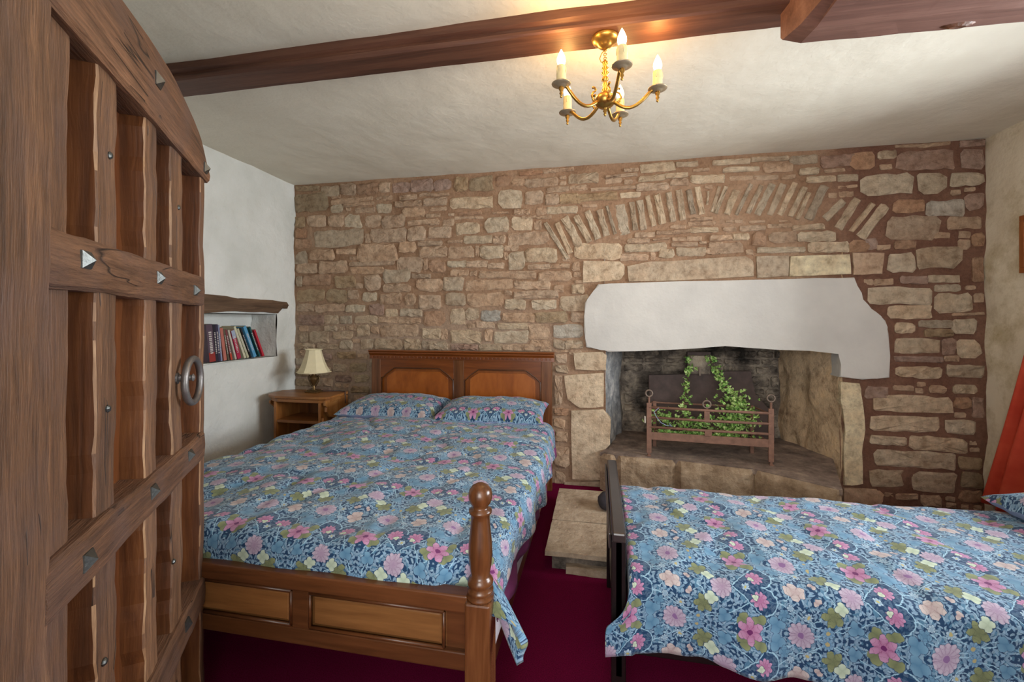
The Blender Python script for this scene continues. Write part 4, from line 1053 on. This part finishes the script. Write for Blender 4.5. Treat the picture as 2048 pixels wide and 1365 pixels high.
# spine outline from the zoomed view: x,y of the spine top-left, top-right, bottom-left, bottom-right
BK = [(118, 250, 150, 215, 1215, (88, 70, 84), 'dark purple paperback with red foot, leftmost by the door edge', (150, 50, 46)),
      (180, 330, 60, 260, 1215, (40, 36, 50), 'thick black paperback with pale lettering, second from the left', None),
      (252, 335, 56, 375, 1210, (56, 50, 74), 'dark violet paperback leaning right of the thick black one', None),
      (318, 380, 34, 468, 1195, (134, 142, 172), 'slim greyish blue paperback among the books in the niche', None),
      (378, 455, 70, 545, 1190, (186, 112, 100), 'salmon pink book, widest plain spine in the niche', None),
      (470, 480, 40, 636, 1185, (96, 88, 72), 'slim olive brown book right of the salmon pink one', None),
      (552, 480, 44, 700, 1185, (122, 62, 66), 'maroon book with an orange red foot, mid row', (190, 70, 50)),
      (628, 480, 42, 800, 1185, (196, 186, 172), 'pale cream and pink book left of the crimson spine', None),
      (700, 500, 88, 858, 1165, (176, 36, 72), 'crimson book with white lettering and pale grey top', (166, 178, 200)),
      (675, 350, 50, 1010, 1130, (206, 204, 176), 'tall ivory book leaning furthest over its neighbours', None),
      (820, 470, 50, 1078, 1135, (188, 186, 156), 'pale sage book right of the tall ivory one', None),
      (880, 470, 34, 1150, 1130, (34, 32, 36), 'narrow black book with pale lettering left of the blue one', None),
      (915, 420, 70, 1230, 1105, (92, 160, 202), 'bright sky blue book near the right end of the row', None),
      (1010, 490, 40, 1350, 1110, (30, 84, 88), 'dark teal book between the blue and red ones', None),
      (1195, 500, 44, 1430, 1120, (190, 44, 62), 'slim red book at the right end of the row', None)]
bkm = {}
def bmat(rgb):
    if rgb not in bkm: bkm[rgb] = plain('book_cover_%d_%d_%d' % rgb, rgb, 0.5, 0, .06, 30, .05)
    return bkm[rgb]
XS = XL-.035
s_ = 1820/160
prev_end = None
info = []
for (tx, ty, wd, bx, by, col, lab, foot) in BK:
    pt = at_x(400+tx/s_, 620+ty/s_, XS); pb = at_x(400+bx/s_, 620+by/s_, XS)
    pw = at_x(400+(bx+wd)/s_, 620+by/s_, XS); th = max(.008, (pw.y-pb.y))
    info.append([pb.y, pt.y, pt.z, th, col, lab, foot])
for k, (yb_, yt_, zt2, th, col, lab, foot) in enumerate(info):
    hgt = max(.15, min(.25, math.hypot(yt_-yb_, zt2-NZ0))); lean = math.atan2(yb_-yt_, zt2-NZ0)
    lean = max(.03, min(.42, lean))
    if k:                                              # stand clear of the book it leans on
        yp, tp, lp_, hp = prev_end; yb_ = max(yb_, yp+tp/math.cos(lp_)+.001)
        lean = min(lean, math.atan(max(.02, (yb_-yp-tp/math.cos(lp_)-.001)/min(hgt, hp)+math.tan(lp_))))
    prev_end = (yb_, th*math.cos(lean)*.96, lean, hgt); dep = random.uniform(.11, .13)
    e = empty('book', (XS, yb_, NZ0+.004), 0, label=lab, cat='book', group='paperbacks leaning in the wall niche')
    e.rotation_euler = (lean, 0, 0)
    th2 = th*math.cos(lean)*.96
    bm = BM(); box(bm, -dep, 0, 0, .0018, 0, hgt); box(bm, -dep, 0, th2-.0018, th2, 0, hgt); box(bm, -.0018, .001, 0, th2, 0, hgt, .0006)
    obj('cover', bm, bmat(col), e)
    bm = BM(); box(bm, -dep+.004, -.0018, .0018, th2-.0018, .003, hgt-.003); obj('pages', bm, M['page'], e)
    if foot:
        bm = BM()
        if col[0] == 176: box(bm, 0.0005, .0018, .0005, th2-.0005, hgt*.72, hgt)
        else: box(bm, 0.0005, .0018, .0005, th2-.0005, 0, hgt*.25)
        obj('spine_band', bm, bmat(foot), e)
    if th2 > .011 and col[0] not in (186, 190):       # light marks of the spine lettering, too small to read
        bm = BM(); z = hgt*.22
        rr = random.Random(k)
        while z < hgt*.78:
            hh = rr.uniform(.004, .009); box(bm, .0009, .0021, th2*.28, th2*.72, z, z+hh); z += hh+rr.uniform(.003, .007)
        obj('spine_marks', bm, bmat((208, 200, 196)), e)

# ------------------------------------------------------------------ night stand and lamp
NX, NY_ = -2.13, 2.90
ns = empty('night_stand', (NX, NY_, 0), label='honey oak night stand with open shelves in the far left corner', cat='night stand')
L = lambda x, y: (x-NX, y-NY_)
top_poly = [L(-2.28, 2.745), L(-1.93, 2.752), L(-1.885, 2.765), L(-1.872, 2.80), L(-1.872, 3.02), L(-1.89, 3.055), L(-2.34, 3.055), L(-2.415, 2.99), L(-2.405, 2.83), L(-2.36, 2.785)]
bm = BM(); prism(bm, top_poly, 'z', .632, .650, .004); obj('top', bm, M['stand'], ns)
bm = BM(); prism(bm, [(x*.94+.005, y*.94) for x, y in top_poly], 'z', .606, .630, .003); obj('top_rail', bm, M['stand'], ns)
def nbx(x0, x1, y0, y1, z0, z1, name, mat, bev=.002):
    bm = BM(); box(bm, x0-NX, x1-NX, y0-NY_, y1-NY_, z0, z1, bev); return obj(name, bm, M[mat], ns)
nbx(-2.305, -2.285, 2.765, 3.04, .0, .608, 'side_panel', 'stand_z')
nbx(-1.945, -1.925, 2.765, 3.04, .0, .608, 'side_panel', 'stand_z')
for i in range(4):
    x0 = -2.285+i*.085; nbx(x0+.001, x0+.084, 3.02, 3.035, .05, .606, 'back_board', 'stand_in')
nbx(-2.285, -1.945, 2.770, 3.02, .455, .475, 'shelf', 'stand'); nbx(-2.285, -1.945, 2.770, 3.02, .20, .22, 'shelf', 'stand')
nbx(-2.285, -1.945, 2.785, 2.80, .0, .06, 'plinth', 'stand')
# curved flap on the right, scalloped at its front corner; narrow bracket at the left
flap = [(2.765, .622), (2.765, .59), (2.785, .575), (2.778, .545), (2.80, .53), (2.82, .50), (2.86, .488), (3.02, .488), (3.045, .53), (3.045, .622)]
bm = BM(); prism(bm, [(y-NY_, z) for y, z in flap], 'x', -1.905-NX, -1.885-NX, .003); obj('side_flap', bm, M['stand_z'], ns)
flap2 = [(2.80, .606), (2.80, .585), (2.84, .56), (2.86, .53), (2.97, .53), (2.99, .606)]
bm = BM(); prism(bm, [(y-NY_, z) for y, z in flap2], 'x', -2.375-NX, -2.360-NX, .002); obj('side_flap', bm, M['stand_z'], ns)
bm = BM(); 
tube(bm, [(-1.915-NX, 2.775-NY_, z) for z in (.50, .40, .36, .30, .10, .0)], [.010, .009, .012, .010, .010, .008], 8); obj('turned_leg', bm, M['stand_z'], ns, smooth=True)

lp = Vector((-2.115, 2.955, .650))
lm = empty('table_lamp', lp, 0, label='small bronze table lamp with cream panelled shade on the night stand', cat='lamp')
bm = BM(); box(bm, -.052, .052, -.040, .040, 0, .012, .004); box(bm, -.040, .040, -.030, .030, .012, .020, .003)
lathe(bm, [(.016, .02), (.012, .032), (.010, .050), (.014, .060), (.026, .080), (.034, .098), (.036, .112), (.030, .122), (.016, .130), (.012, .150)], 16)
obj('base', bm, M['bronze'], lm, smooth=False)
for s in (-1, 1):
    bm = BM(); tube(bm, [(s*.012, 0, .040), (s*.026, 0, .060), (s*.040, 0, .085), (s*.048, 0, .112), (s*.040, 0, .128), (s*.028, 0, .120)], .0035, 6); obj('handle', bm, M['bronze'], lm, smooth=True)
bm = BM(); seg = 48
prof = [(.056, .325), (.055, .318), (.061, .29), (.070, .26), (.082, .225), (.097, .19), (.114, .160), (.117, .152)]
rings = []
for r, z in prof:
    ring = []
    for i in range(seg):
        a = 2*PI*i/seg+PI/8; k = 8
        f = math.cos(PI/k)/math.cos((a % (2*PI/k))-PI/k); sc2 = 1-.05*(f-1)
        zz = z+(.002*math.cos(k*a) if z < .165 else 0)
        ring.append(bm.verts.new((r*f*math.cos(a), r*f*math.sin(a), zz)))
    rings.append(ring)
for a, c in zip(rings, rings[1:]):
    for i in range(seg): bm.faces.new((a[i], a[(i+1) % seg], c[(i+1) % seg], c[i]))
o = obj('lamp_shade', bm, M['shade'], lm, smooth=False)
md = o.modifiers.new('t', 'SOLIDIFY'); md.thickness = .002
bm = BM(); tube(bm, [(.122*math.cos(a)*1.02, .122*math.sin(a)*1.02, .154) for a in [2*PI*i/8+PI/8 for i in range(8)]], .003, 6, closed=True)
tube(bm, [(.062*math.cos(a)*1.02, .062*math.sin(a)*1.02, .325) for a in [2*PI*i/8+PI/8 for i in range(8)]], .0025, 6, closed=True); obj('shade_trim', bm, M['shade'], lm)
bm = BM(); tube(bm, [(.04, .02, .006), (.10, .05, .004), (.17, .07, .004), (.225, .06, .004), (.244, .03, .004), (.250, .02, -.01), (.252, .02, -.08)], .003, 6); obj('cable', bm, M['darkcloth'], lm, smooth=True)

# ------------------------------------------------------------------ double bed
BX0, BX1, BF, BH = -1.71, -.30, 1.10, 3.06
bed = empty('double_bed', ((BX0+BX1)/2, (BF+BH)/2, 0), label='carved oak double bed with panelled headboard and turned foot posts', cat='bed')
ox, oy = (BX0+BX1)/2, (BF+BH)/2
def bobj(name, b, mat, parent=None, smooth=False):
    bmesh.ops.translate(b, verts=b.verts, vec=(-ox, -oy, 0)); return obj(name, b, mat, parent or bed, smooth)
# headboard
hy0, hy1 = 3.045, 3.085
hb0, hb1 = at_y(744, 710, hy0).x, at_y(1104, 710, hy0).x
bm = BM(); box(bm, hb0+.02, hb1-.02, hy0+.012, hy1, .25, .93); hb = bobj('headboard', bm, M['head'])
for x0, x1 in ((hb0, hb0+.075), (hb1-.075, hb1)):
    bm = BM(); box(bm, x0, x1, hy0-.008, hy1, .0, .925, .003); bobj('stile', bm, M['post'], hb)
mid = at_y(918, 760, hy0).x
bm = BM(); box(bm, mid-.038, mid+.038, hy0-.006, hy0+.02, .35, .905, .003); bobj('stile', bm, M['post'], hb)
for side, (xa, xb) in enumerate(((hb0+.075, mid-.038), (mid+.038, hb1-.075))):
    w_ = xb-xa; zb = .905; zs, zt2 = .765, .845
    pts = [(xa, zb), (xb, zb), (xb, zs), (xb-.012, zs), (xb-.02, zs+.012)]
    for i in range(9):
        t = i/8; pts.append((xb-.025-.085*t, zs+.012+(zt2-zs-.012)*(t**.6*.75+.25*t*t)))
    pts.append((xb-.125, zt2)); pts.append((xa+.125, zt2))
    for i in range(9):
        t = 1-i/8; pts.append((xa+.025+.085*t, zs+.012+(zt2-zs-.012)*(t**.6*.75+.25*t*t)))
    pts += [(xa+.02, zs+.012), (xa+.012, zs), (xa, zs)]
    bm = BM(); prism(bm, pts, 'y', hy0-.004, hy0+.016, .002); bobj('shaped_rail', bm, M['head_x'], hb)
    # moulding following the shaped edge and down the stiles
    ln = [(xa+.006, .40)]+[(xa+.006, zs-.004)]+[p for p in pts[3:-1]][::-1]+[(xb-.006, zs-.004), (xb-.006, .40)]
    ln = [(x, hy0-.001, z-.005) for x, z in ln]
    bm = BM(); tube(bm, ln, .0055, 6); bobj('panel_moulding', bm, M['foot'], hb, smooth=True)
    fld = [(min(max(x, xa+.045), xb-.045), z-.030) for x, z in pts[3:-1]]+[(xa+.045, .40), (xb-.045, .40)]
    bm = BM(); prism(bm, fld, 'y', hy0+.002, hy0+.014, .004); bobj('raised_panel', bm, M['head'], hb)
bm = BM(); prism(bm, [(hy0-.030, .972), (hy0-.034, .965), (hy0-.020, .955), (hy0-.022, .948), (hy0-.008, .932), (hy0-.010, .905), (hy1, .905), (hy1, .972)], 'x', hb0-.015, hb1+.015)
co = bobj('cornice', bm, M['head_x'], hb)
nd = 46
for i in range(nd):
    x = hb0+.01+(hb1-hb0-.02)*i/(nd-1)
    bm = BM(); box(bm, x-.006, x+.006, hy0-.020, hy0-.008, .914, .928, .001); bobj('dentil', bm, M['head_x'], co)
# footboard: three panels between rails
fx0, fx1 = BX0+.03, BX1-.03; fz0, fz1 = .29, .485
bm = BM(); box(bm, fx0, fx1, BF-.006, BF+.012, fz0+.02, fz1-.02); fb = bobj('footboard', bm, M['foot'])
bm = BM(); box(bm, fx0, fx1, BF-.022, BF+.022, fz1-.045, fz1, .004); bobj('top_rail', bm, M['foot'], fb)
bm = BM(); box(bm, fx0, fx1, BF-.022, BF+.022, fz0, fz0+.048, .004); bobj('bottom_rail', bm, M['foot'], fb)
xm = at_y(600, 1200, BF-.02).x; xm2 = (BX0+BX1)-xm
for x in (xm, xm2):
    bm = BM(); box(bm, x-.026, x+.026, BF-.020, BF+.02, fz0+.04, fz1-.04, .003); bobj('muntin', bm, M['foot'], fb)
for xa, xb in ((fx0+.02, xm2-.026), (xm2+.026, xm-.026), (xm+.026, fx1-.06)):
    bm = BM(); zc0, zc1 = fz0+.048, fz1-.045
    o4 = [(xa, zc0), (xb, zc0), (xb, zc1), (xa, zc1)]; i4 = [(xa+.018, zc0+.016), (xb-.018, zc0+.016), (xb-.018, zc1-.016), (xa+.018, zc1-.016)]
    A = [bm.verts.new((x, BF-.006, z)) for x, z in o4]; B = [bm.verts.new((x, BF-.016, z)) for x, z in i4]; C = [bm.verts.new((x+(.006 if k in (0, 3) else -.006), BF-.016, z+(.006 if k < 2 else -.006))) for k, (x, z) in enumerate(i4)]
    for k in range(4): bm.faces.new((A[k], A[(k+1) % 4], B[(k+1) % 4], B[k])); bm.faces.new((B[k], B[(k+1) % 4], C[(k+1) % 4], C[k]))
    bm.faces.new(C); bm.faces.new(A[::-1]); bobj('raised_panel', bm, M['footp'], fb)
    bm = BM()
    for p, q in zip([(xa+.004, zc0+.004), (xb-.004, zc0+.004), (xb-.004, zc1-.004), (xa+.004, zc1-.004)], [(xb-.004, zc0+.004), (xb-.004, zc1-.004), (xa+.004, zc1-.004), (xa+.004, zc0+.004)]):
        tube(bm, [(p[0], BF-.018, p[1]), (q[0], BF-.018, q[1])], .005, 6)
    bobj('panel_moulding', bm, M['foot'], fb, smooth=True)
def post(x):
    bm = BM(); box(bm, x-.034, x+.034, BF-.034, BF+.034, .0, .475, .006)
    lathe(bm, [(.034, .474), (.036, .482), (.030, .487), (.034, .492), (.034, .499), (.027, .504), (.033, .512), (.034, .521), (.028, .530), (.024, .535), (.029, .560), (.0315, .590), (.0305, .620), (.0265, .655), (.0245, .680), (.025, .692), (.030, .697), (.030, .704), (.0215, .708), (.020, .714), (.027, .722), (.031, .734), (.0315, .744), (.029, .756), (.021, .766), (.010, .772), (.001, .773)], 28, c=(x, BF, 0))
    return bobj('foot_post', bm, M['post'], smooth=False)
po = post(BX1); post(BX0)
for p in bed.children:
    if p.name.startswith('foot_post'):
        me = p.data
        me.polygons.foreach_set('use_smooth', [pl.center.z > .476 for pl in me.polygons])
for x in (BX0+.02, BX1-.02):
    bm = BM(); box(bm, x-.014, x+.014, BF+.02, BH-.02, .15, .235, .003); bobj('side_rail', bm, M['foot'])
bm = BM()
for i in range(12):
    y = BF+.15+i*.155; box(bm, BX0+.03, BX1-.03, y-.03, y+.03, .222, .240)
s_o = bobj('slats', bm, M['stand_in']); s_o['kind'] = 'stuff'
# mattress: pale divan base under a purple sheet
mt = empty('mattress', (ox, oy, .25), label='double mattress in a purple sheet on a pale base, under the duvet', cat='mattress')
bm = BM(); box(bm, BX0+.0-ox, BX1+.010-ox, BF+.06-oy, 3.02-oy, -.004, .095, .012); obj('base', bm, M['divan'], mt)
bm = BM(); box(bm, BX0+.02-ox, BX1-.02-ox, BF+.045-oy, 3.03-oy, .075, .235, .05); obj('sheet', bm, M['purple'], mt, smooth=True)
bm = BM()   # the loose hem of the sheet hanging over the right side
gw, gh = 60, 8; V = {}
for i in range(gw+1):
    for j in range(gh+1):
        y = 1.24+(3.0-1.24)*i/gw; t = j/gh; z = .43-.25-(.125+.012*math.sin(y*3.5))*t
        V[i, j] = bm.verts.new((BX1+.012+.014*math.sin(y*22+t*2)*t+.015*t-ox, y-oy, z))
for i in range(gw):
    for j in range(gh): bm.faces.new((V[i, j], V[i+1, j], V[i+1, j+1], V[i, j+1]))
o = obj('sheet_hem', bm, M['purple'], mt, smooth=True); md = o.modifiers.new('t', 'SOLIDIFY'); md.thickness = .003

# ------------------------------------------------------------------ duvets
def cloth(name, nx, ny, fn, mat, thick=.022):
    """fn(i/nx, j/ny) -> (point, (u,v))"""
    bm = BM(); uvl = bm.loops.layers.uv.new('UVMap'); V = {}; U = {}
    for i in range(nx+1):
        for j in range(ny+1):
            p, uv = fn(i/nx, j/ny); V[i, j] = bm.verts.new(p); U[V[i, j]] = uv
    for i in range(nx):
        for j in range(ny):
            f = bm.faces.new((V[i, j], V[i+1, j], V[i+1, j+1], V[i, j+1]))
            for l in f.loops: l[uvl].uv = U[l.vert]
    me = bpy.data.meshes.new(name); bm.to_mesh(me); bm.free(); me.materials.append(mat)
    me.polygons.foreach_set('use_smooth', [True]*len(me.polygons))
    o = bpy.data.objects.new(name, me); COL.objects.link(o)
    md = o.modifiers.new('thickness', 'SOLIDIFY'); md.thickness = thick; md.offset = -1
    return o
def roll(d, r):
    """arc length d past the edge -> (outwards, downwards)"""
    q = r*PI/2
    if d <= 0: return 0., 0.
    if d < q: a = d/r; return r*math.sin(a), r*(1-math.cos(a))
    return r+(d-q)*.06, r+(d-q)*.998
def sst(a, b_, x):
    t = max(0, min(1, (x-a)/(b_-a))); return t*t*(3-2*t)
DXL, DXR, DYF, DYH = -1.70, -.345, 1.155, 2.80     # flat top
LO, RO, FO = .30, .25, .135                      # overhangs left, right, foot
def duvet1(a, c):
    s = -LO+(LO+RO+DXR-DXL)*a; t = -FO+(FO+DYH-DYF)*c
    Wt = DXR-DXL
    # the head end narrows: cloth is pulled under the pillows
    ds = max(0, s-Wt) if s > 0 else min(0, s); dt = min(0, t)
    if ds > 0 and t < 0:
        P, uv = duvet1(a, FO/(FO+DYH-DYF)); q = -dt; g_ = sst(0, .12, ds)
        return P+Vector((q*(.10+.55*g_)+.010*math.sin(ds*40+q*9)*g_, -q*(.35+.25*g_), -q*(.9-.25*g_))), (s-.16, t+.03)
    if ds > 0: ds *= .64+.16*sst(.0, .35, t)-.04*math.sin(t*6)*sst(.1, .4, t)
    bx = DXL+max(0, min(Wt, s)); by = DYF+max(0, t)
    near = sst(Wt-.09, Wt-.01, s)
    wf = 1-near*.9
    if t < 0 and s > Wt-.10: dl = (.02*sst(Wt-.1, Wt, s))
    d = math.hypot(ds, dt)
    top = .548+.022*math.sin(PI*max(0, min(1, s/Wt)))+.014*fbm(bx*1.3, by*1.3, 0, 2.2)+.007*fbm(bx, by, 7, 9)-.010*max(0, 1-abs(fbm(bx, by*.7, 12, 3.0, 2))*7)
    top += .012*sst(.0, .35, t)-.0
    if t > .9: top += .0
    if d > 0:
        ux, uy = ds/d, dt*wf/d if wf < 1 else dt/d
        side = abs(ds) > abs(dt)
        r = .075 if side else .05
        rr_ = .05+.025*(abs(ds)/d)
        out, dn = roll(d*(1.0), rr_)
        fold = sst(.05, .25, d)*.020
        k = math.sin(by*17+1.0+2*math.sin(by*3))*abs(ux)+math.sin(bx*19)*abs(uy)
        out += fold*k*.8
        px_ = bx+ux*out; py_ = by+uy*out; pz = top-dn
        # corner tip swings forward past the post
        cc = sst(.02, .14, ds)*sst(.0, .10, -dt)
        px_ += .015*cc; py_ -= .03*cc
    else:
        px_, py_, pz = bx, by, top
    # right side bulges outward between foot and head
    if s > Wt-.05 and t > .1: px_ += .03*math.sin(PI*min(1, (t-.1)/1.5))*sst(Wt-.05, Wt+.08, s)
    # wave of the foot hem
    if t < 0.02: pz += .010*math.sin(bx*7.5+1.2)*sst(0, .1, -t)
    # head end dips under pillows
    if t > 1.45: pz -= .02*sst(1.45, 1.64, t)
    return Vector((px_, py_, pz)), (s-.16, t+.03)
dv = cloth('duvet', 150, 160, duvet1, M['floral'], .02)
tag(dv, 'blue floral duvet spread over the double bed, corner hanging by the foot post', 'duvet')

# pillows
def pillow(name, cx, cy, cz, w_, d_, h_, rz, tilt, lab, seed, cat='pillow', grp=None, uvoff=0):
    e = empty(name, (cx, cy, cz), rz, label=lab, cat=cat, group=grp); e.rotation_euler = (tilt, 0, rz)
    for side in (1, -1):
        bm = BM(); uvl = bm.loops.layers.uv.new('UVMap'); n, m_ = 44, 30; V = {}; U = {}
        for i in range(n+1):
            for j in range(m_+1):
                x = -1+2*i/n; y = -1+2*j/m_
                f = (max(0, 1-abs(x)**2.6)*max(0, 1-abs(y)**2.4))**.38
                pin = 1-.07*(1-abs(x)**2)*abs(y)**4; pin2 = 1-.05*(1-abs(y)**2)*abs(x)**4
                zz = h_*f*(.62 if side > 0 else -.38)
                zz += .010*f*fbm(x*1.4+seed, y*1.4, 3, 1.7)+.004*(1-f)*math.sin(x*23+seed)
                V[i, j] = bm.verts.new((x*w_/2*pin2, y*d_/2*pin, zz)); U[V[i, j]] = (x*w_/2+uvoff, y*d_/2+uvoff*.7)
        for i in range(n):
            for j in range(m_):
                f = bm.faces.new((V[i, j], V[i+1, j], V[i+1, j+1], V[i, j+1]) if side > 0 else (V[i, j+1], V[i+1, j+1], V[i+1, j], V[i, j]))
                for l in f.loops: l[uvl].uv = U[l.vert]
        me = bpy.data.meshes.new('case'); bm.to_mesh(me); bm.free(); me.materials.append(M['floral'] if side > 0 else M['lilac'])
        me.polygons.foreach_set('use_smooth', [True]*len(me.polygons))
        o = bpy.data.objects.new('pillow_case' if side > 0 else 'plain_underside', me); link(o, e)
        if side < 0: o['label'] = 'plain lilac blue underside'
    return e
pillow('pillow', -1.37, 2.81, .592, .68, .44, .120, math.radians(-1), math.radians(5), 'floral pillow on the left half of the double bed', 1.0, grp='pillows at the headboard', uvoff=.05)
pillow('pillow', -.672, 2.79, .592, .70, .44, .128, math.radians(2), math.radians(5), 'floral pillow on the right half of the double bed', 5.0, grp='pillows at the headboard', uvoff=.31)

# ------------------------------------------------------------------ single bed
SX0, SX1, SY0, SY1 = .045, 2.02, 1.35, 2.03
sb = empty('single_bed', ((SX0+SX1)/2, (SY0+SY1)/2, 0), label='low black wooden single bed at the lower right', cat='bed')
sox, soy = (SX0+SX1)/2, (SY0+SY1)/2
def sobj(name, b, mat, parent=None, smooth=False):
    bmesh.ops.translate(b, verts=b.verts, vec=(-sox, -soy, 0)); return obj(name, b, mat, parent or sb, smooth)
bm = BM(); box(bm, SX0+.008, SX0+.030, SY0, SY1, .12, .545, .003); ft = sobj('footboard', bm, M['black'])
bm = BM(); box(bm, SX0-.002, SX0+.040, SY0-.012, SY1+.01, .530, .560, .006); sobj('cap_rail', bm, M['blacklt'], ft)
bm = BM(); box(bm, SX0-.012, SX0-.004, SY0+.01, SY1-.01, .500, .548, .003); sobj('ridge', bm, M['blacklt'], ft)
for y in (SY0, SY1-.04):
    bm = BM(); box(bm, SX0-.004, SX0+.040, y, y+.04, .0, .532, .004); sobj('leg', bm, M['black'])
for y in (SY0, SY1-.04):
    bm = BM(); box(bm, SX1-.04, SX1, y, y+.04, .0, .80, .004); sobj('leg', bm, M['black'])
bm = BM(); box(bm, SX1-.03, SX1-.01, SY0+.02, SY1-.02, .12, .80, .003); sobj('headboard', bm, M['black'])
for y in (SY0+.035, SY1-.06):
    bm = BM(); box(bm, SX0+.03, SX1-.02, y, y+.022, .17, .26, .003); sobj('side_rail', bm, M['black'])
bm = BM()
for i in range(11): box(bm, SX0+.12+i*.165, SX0+.17+i*.165, SY0+.03, SY1-.03, .235, .25)
o = sobj('slats', bm, M['stand_in']); o['kind'] = 'stuff'
bm = BM(); box(bm, SX0+.05, SX1-.045, SY0+.012, SY1-.012, .252, .430, .03); o = obj('mattress', bm, M['divan'], smooth=True); tag(o, 'single mattress on the black bed under the floral duvet', 'mattress')
TX0, TX1, TY0, TY1 = .105, 1.96, 1.375, 2.005
NO, FO2, LO2 = .26, .12, .10
def duvet2(a, c):
    s = -LO2+(LO2+TX1-TX0)*a; t = -NO+(NO+FO2+TY1-TY0)*c; D = TY1-TY0
    bx = TX0+max(0, s); by = TY0+max(0, min(D, t))
    dt = t if t < 0 else max(0, t-D); ds = min(0, s)
    top = .455+.020*math.sin(PI*max(0, min(1, t/D)))+.012*fbm(bx*1.2, by*1.2, 4, 2.4)+.006*fbm(bx, by, 1, 9)-.009*max(0, 1-abs(fbm(bx*.8, by, 15, 3.2, 2))*7)
    x, y, z = bx, by, top
    if dt != 0:
        out, dn = roll(abs(dt), .055)
        f = sst(.04, .26, abs(dt))
        k = math.sin(bx*15+1.6*math.sin(bx*2.7))+.5*math.sin(bx*31+1)
        out += f*.020*k; z -= dn; y += math.copysign(out, dt)
        z += f*.014*math.sin(bx*6.0+.5)
    if ds != 0:
        h = sst(.03, .20, -dt)*.8 if dt < 0 else 0       # beside the footboard the cloth can spread, inside it it tucks down
        o_, d_ = roll(-ds, .025)
        x = bx + (ds*1.0)*h - .012*(1-h)*min(1, -ds/.03)
        z -= (d_*.9)*(1-h)
        y -= .01*h
    return Vector((x, y, z)), (t+.145, s+.055)
d2 = cloth('duvet', 190, 90, duvet2, M['floral'], .018)
tag(d2, 'blue floral duvet covering the single bed at the lower right', 'duvet')
pillow('pillow', 1.71, 1.74, .496, .62, .44, .13, math.radians(90), math.radians(0), 'floral pillow at the head of the single bed, right edge', 9.0, uvoff=.17)

# dark soft thing peeping out behind the single bed's footboard
p = at_z(1203, 1010, .12); bm = BM(); bmesh.ops.create_icosphere(bm, subdivisions=3, radius=1.0)
for v in bm.verts:
    k = 1+.10*fbm(v.co.x, v.co.y, v.co.z, 1.6); v.co = Vector((v.co.x*.055*k, v.co.y*.075*k, max(-.035, v.co.z*.055*k)))
o = obj('cloth_bag', bm, M['darkcloth'], smooth=True, loc=(p.x+.035, p.y+.02, .136)); tag(o, 'small dark grey soft bundle on the slabs behind the black footboard', 'bundle')

# ------------------------------------------------------------------ curtain and picture on the right wall
cu = empty('curtain', (XR-.06, 2.6, 1.05), label='rust red pleated curtain hanging at the right edge', cat='curtain')
bm = BM(); n, m_ = 70, 40; V = {}
for j in range(m_+1):
    t = j/m_; z = 2.05-(2.05-.10)*t
    # far edge swings out to the far corner as it falls
    if z > 1.2: ye = 2.52+(2.05-z)*.20
    else: ye = at_x(2046-(1.2-z)*64-30*max(0, 1.2-z-.6), 700, XR-.07).y if False else 2.80+.30*(1.2-z)/.95
    y0 = 2.36+.10*sst(.9, .2, z)
    for i in range(n+1):
        s = i/n; y = y0+(ye-y0)*s
        x = XR-.065-.028*math.sin(s*2*PI*5.5)*(1-.1*t)-.012*math.sin(s*17+z*2)
        V[i, j] = bm.verts.new((x-(XR-.06), y-2.6, z-1.05))
for i in range(n):
    for j in range(m_): bm.faces.new((V[i, j], V[i+1, j], V[i+1, j+1], V[i, j+1]))
o = obj('drape', bm, M['red'], cu, smooth=True); md = o.modifiers.new('t', 'SOLIDIFY'); md.thickness = .004
pc = at_x(2040, 490, XR-.03)
pf = empty('framed_picture', (XR-.018, pc.y-.14, 1.62), label='wooden framed picture on the right wall, cut by the frame edge', cat='picture')
bm = BM()
for y0, y1, z0, z1 in ((-.14, .14, .13, .16), (-.14, .14, -.16, -.13), (-.14, -.11, -.13, .13), (.11, .14, -.13, .13)): box(bm, -.018, .018, y0, y1, z0, z1, .003)
obj('frame', bm, M['frame'], pf)
bm = BM(); box(bm, -.004, .014, -.11, .11, -.13, .13); obj('print', bm, M['paper'], pf)
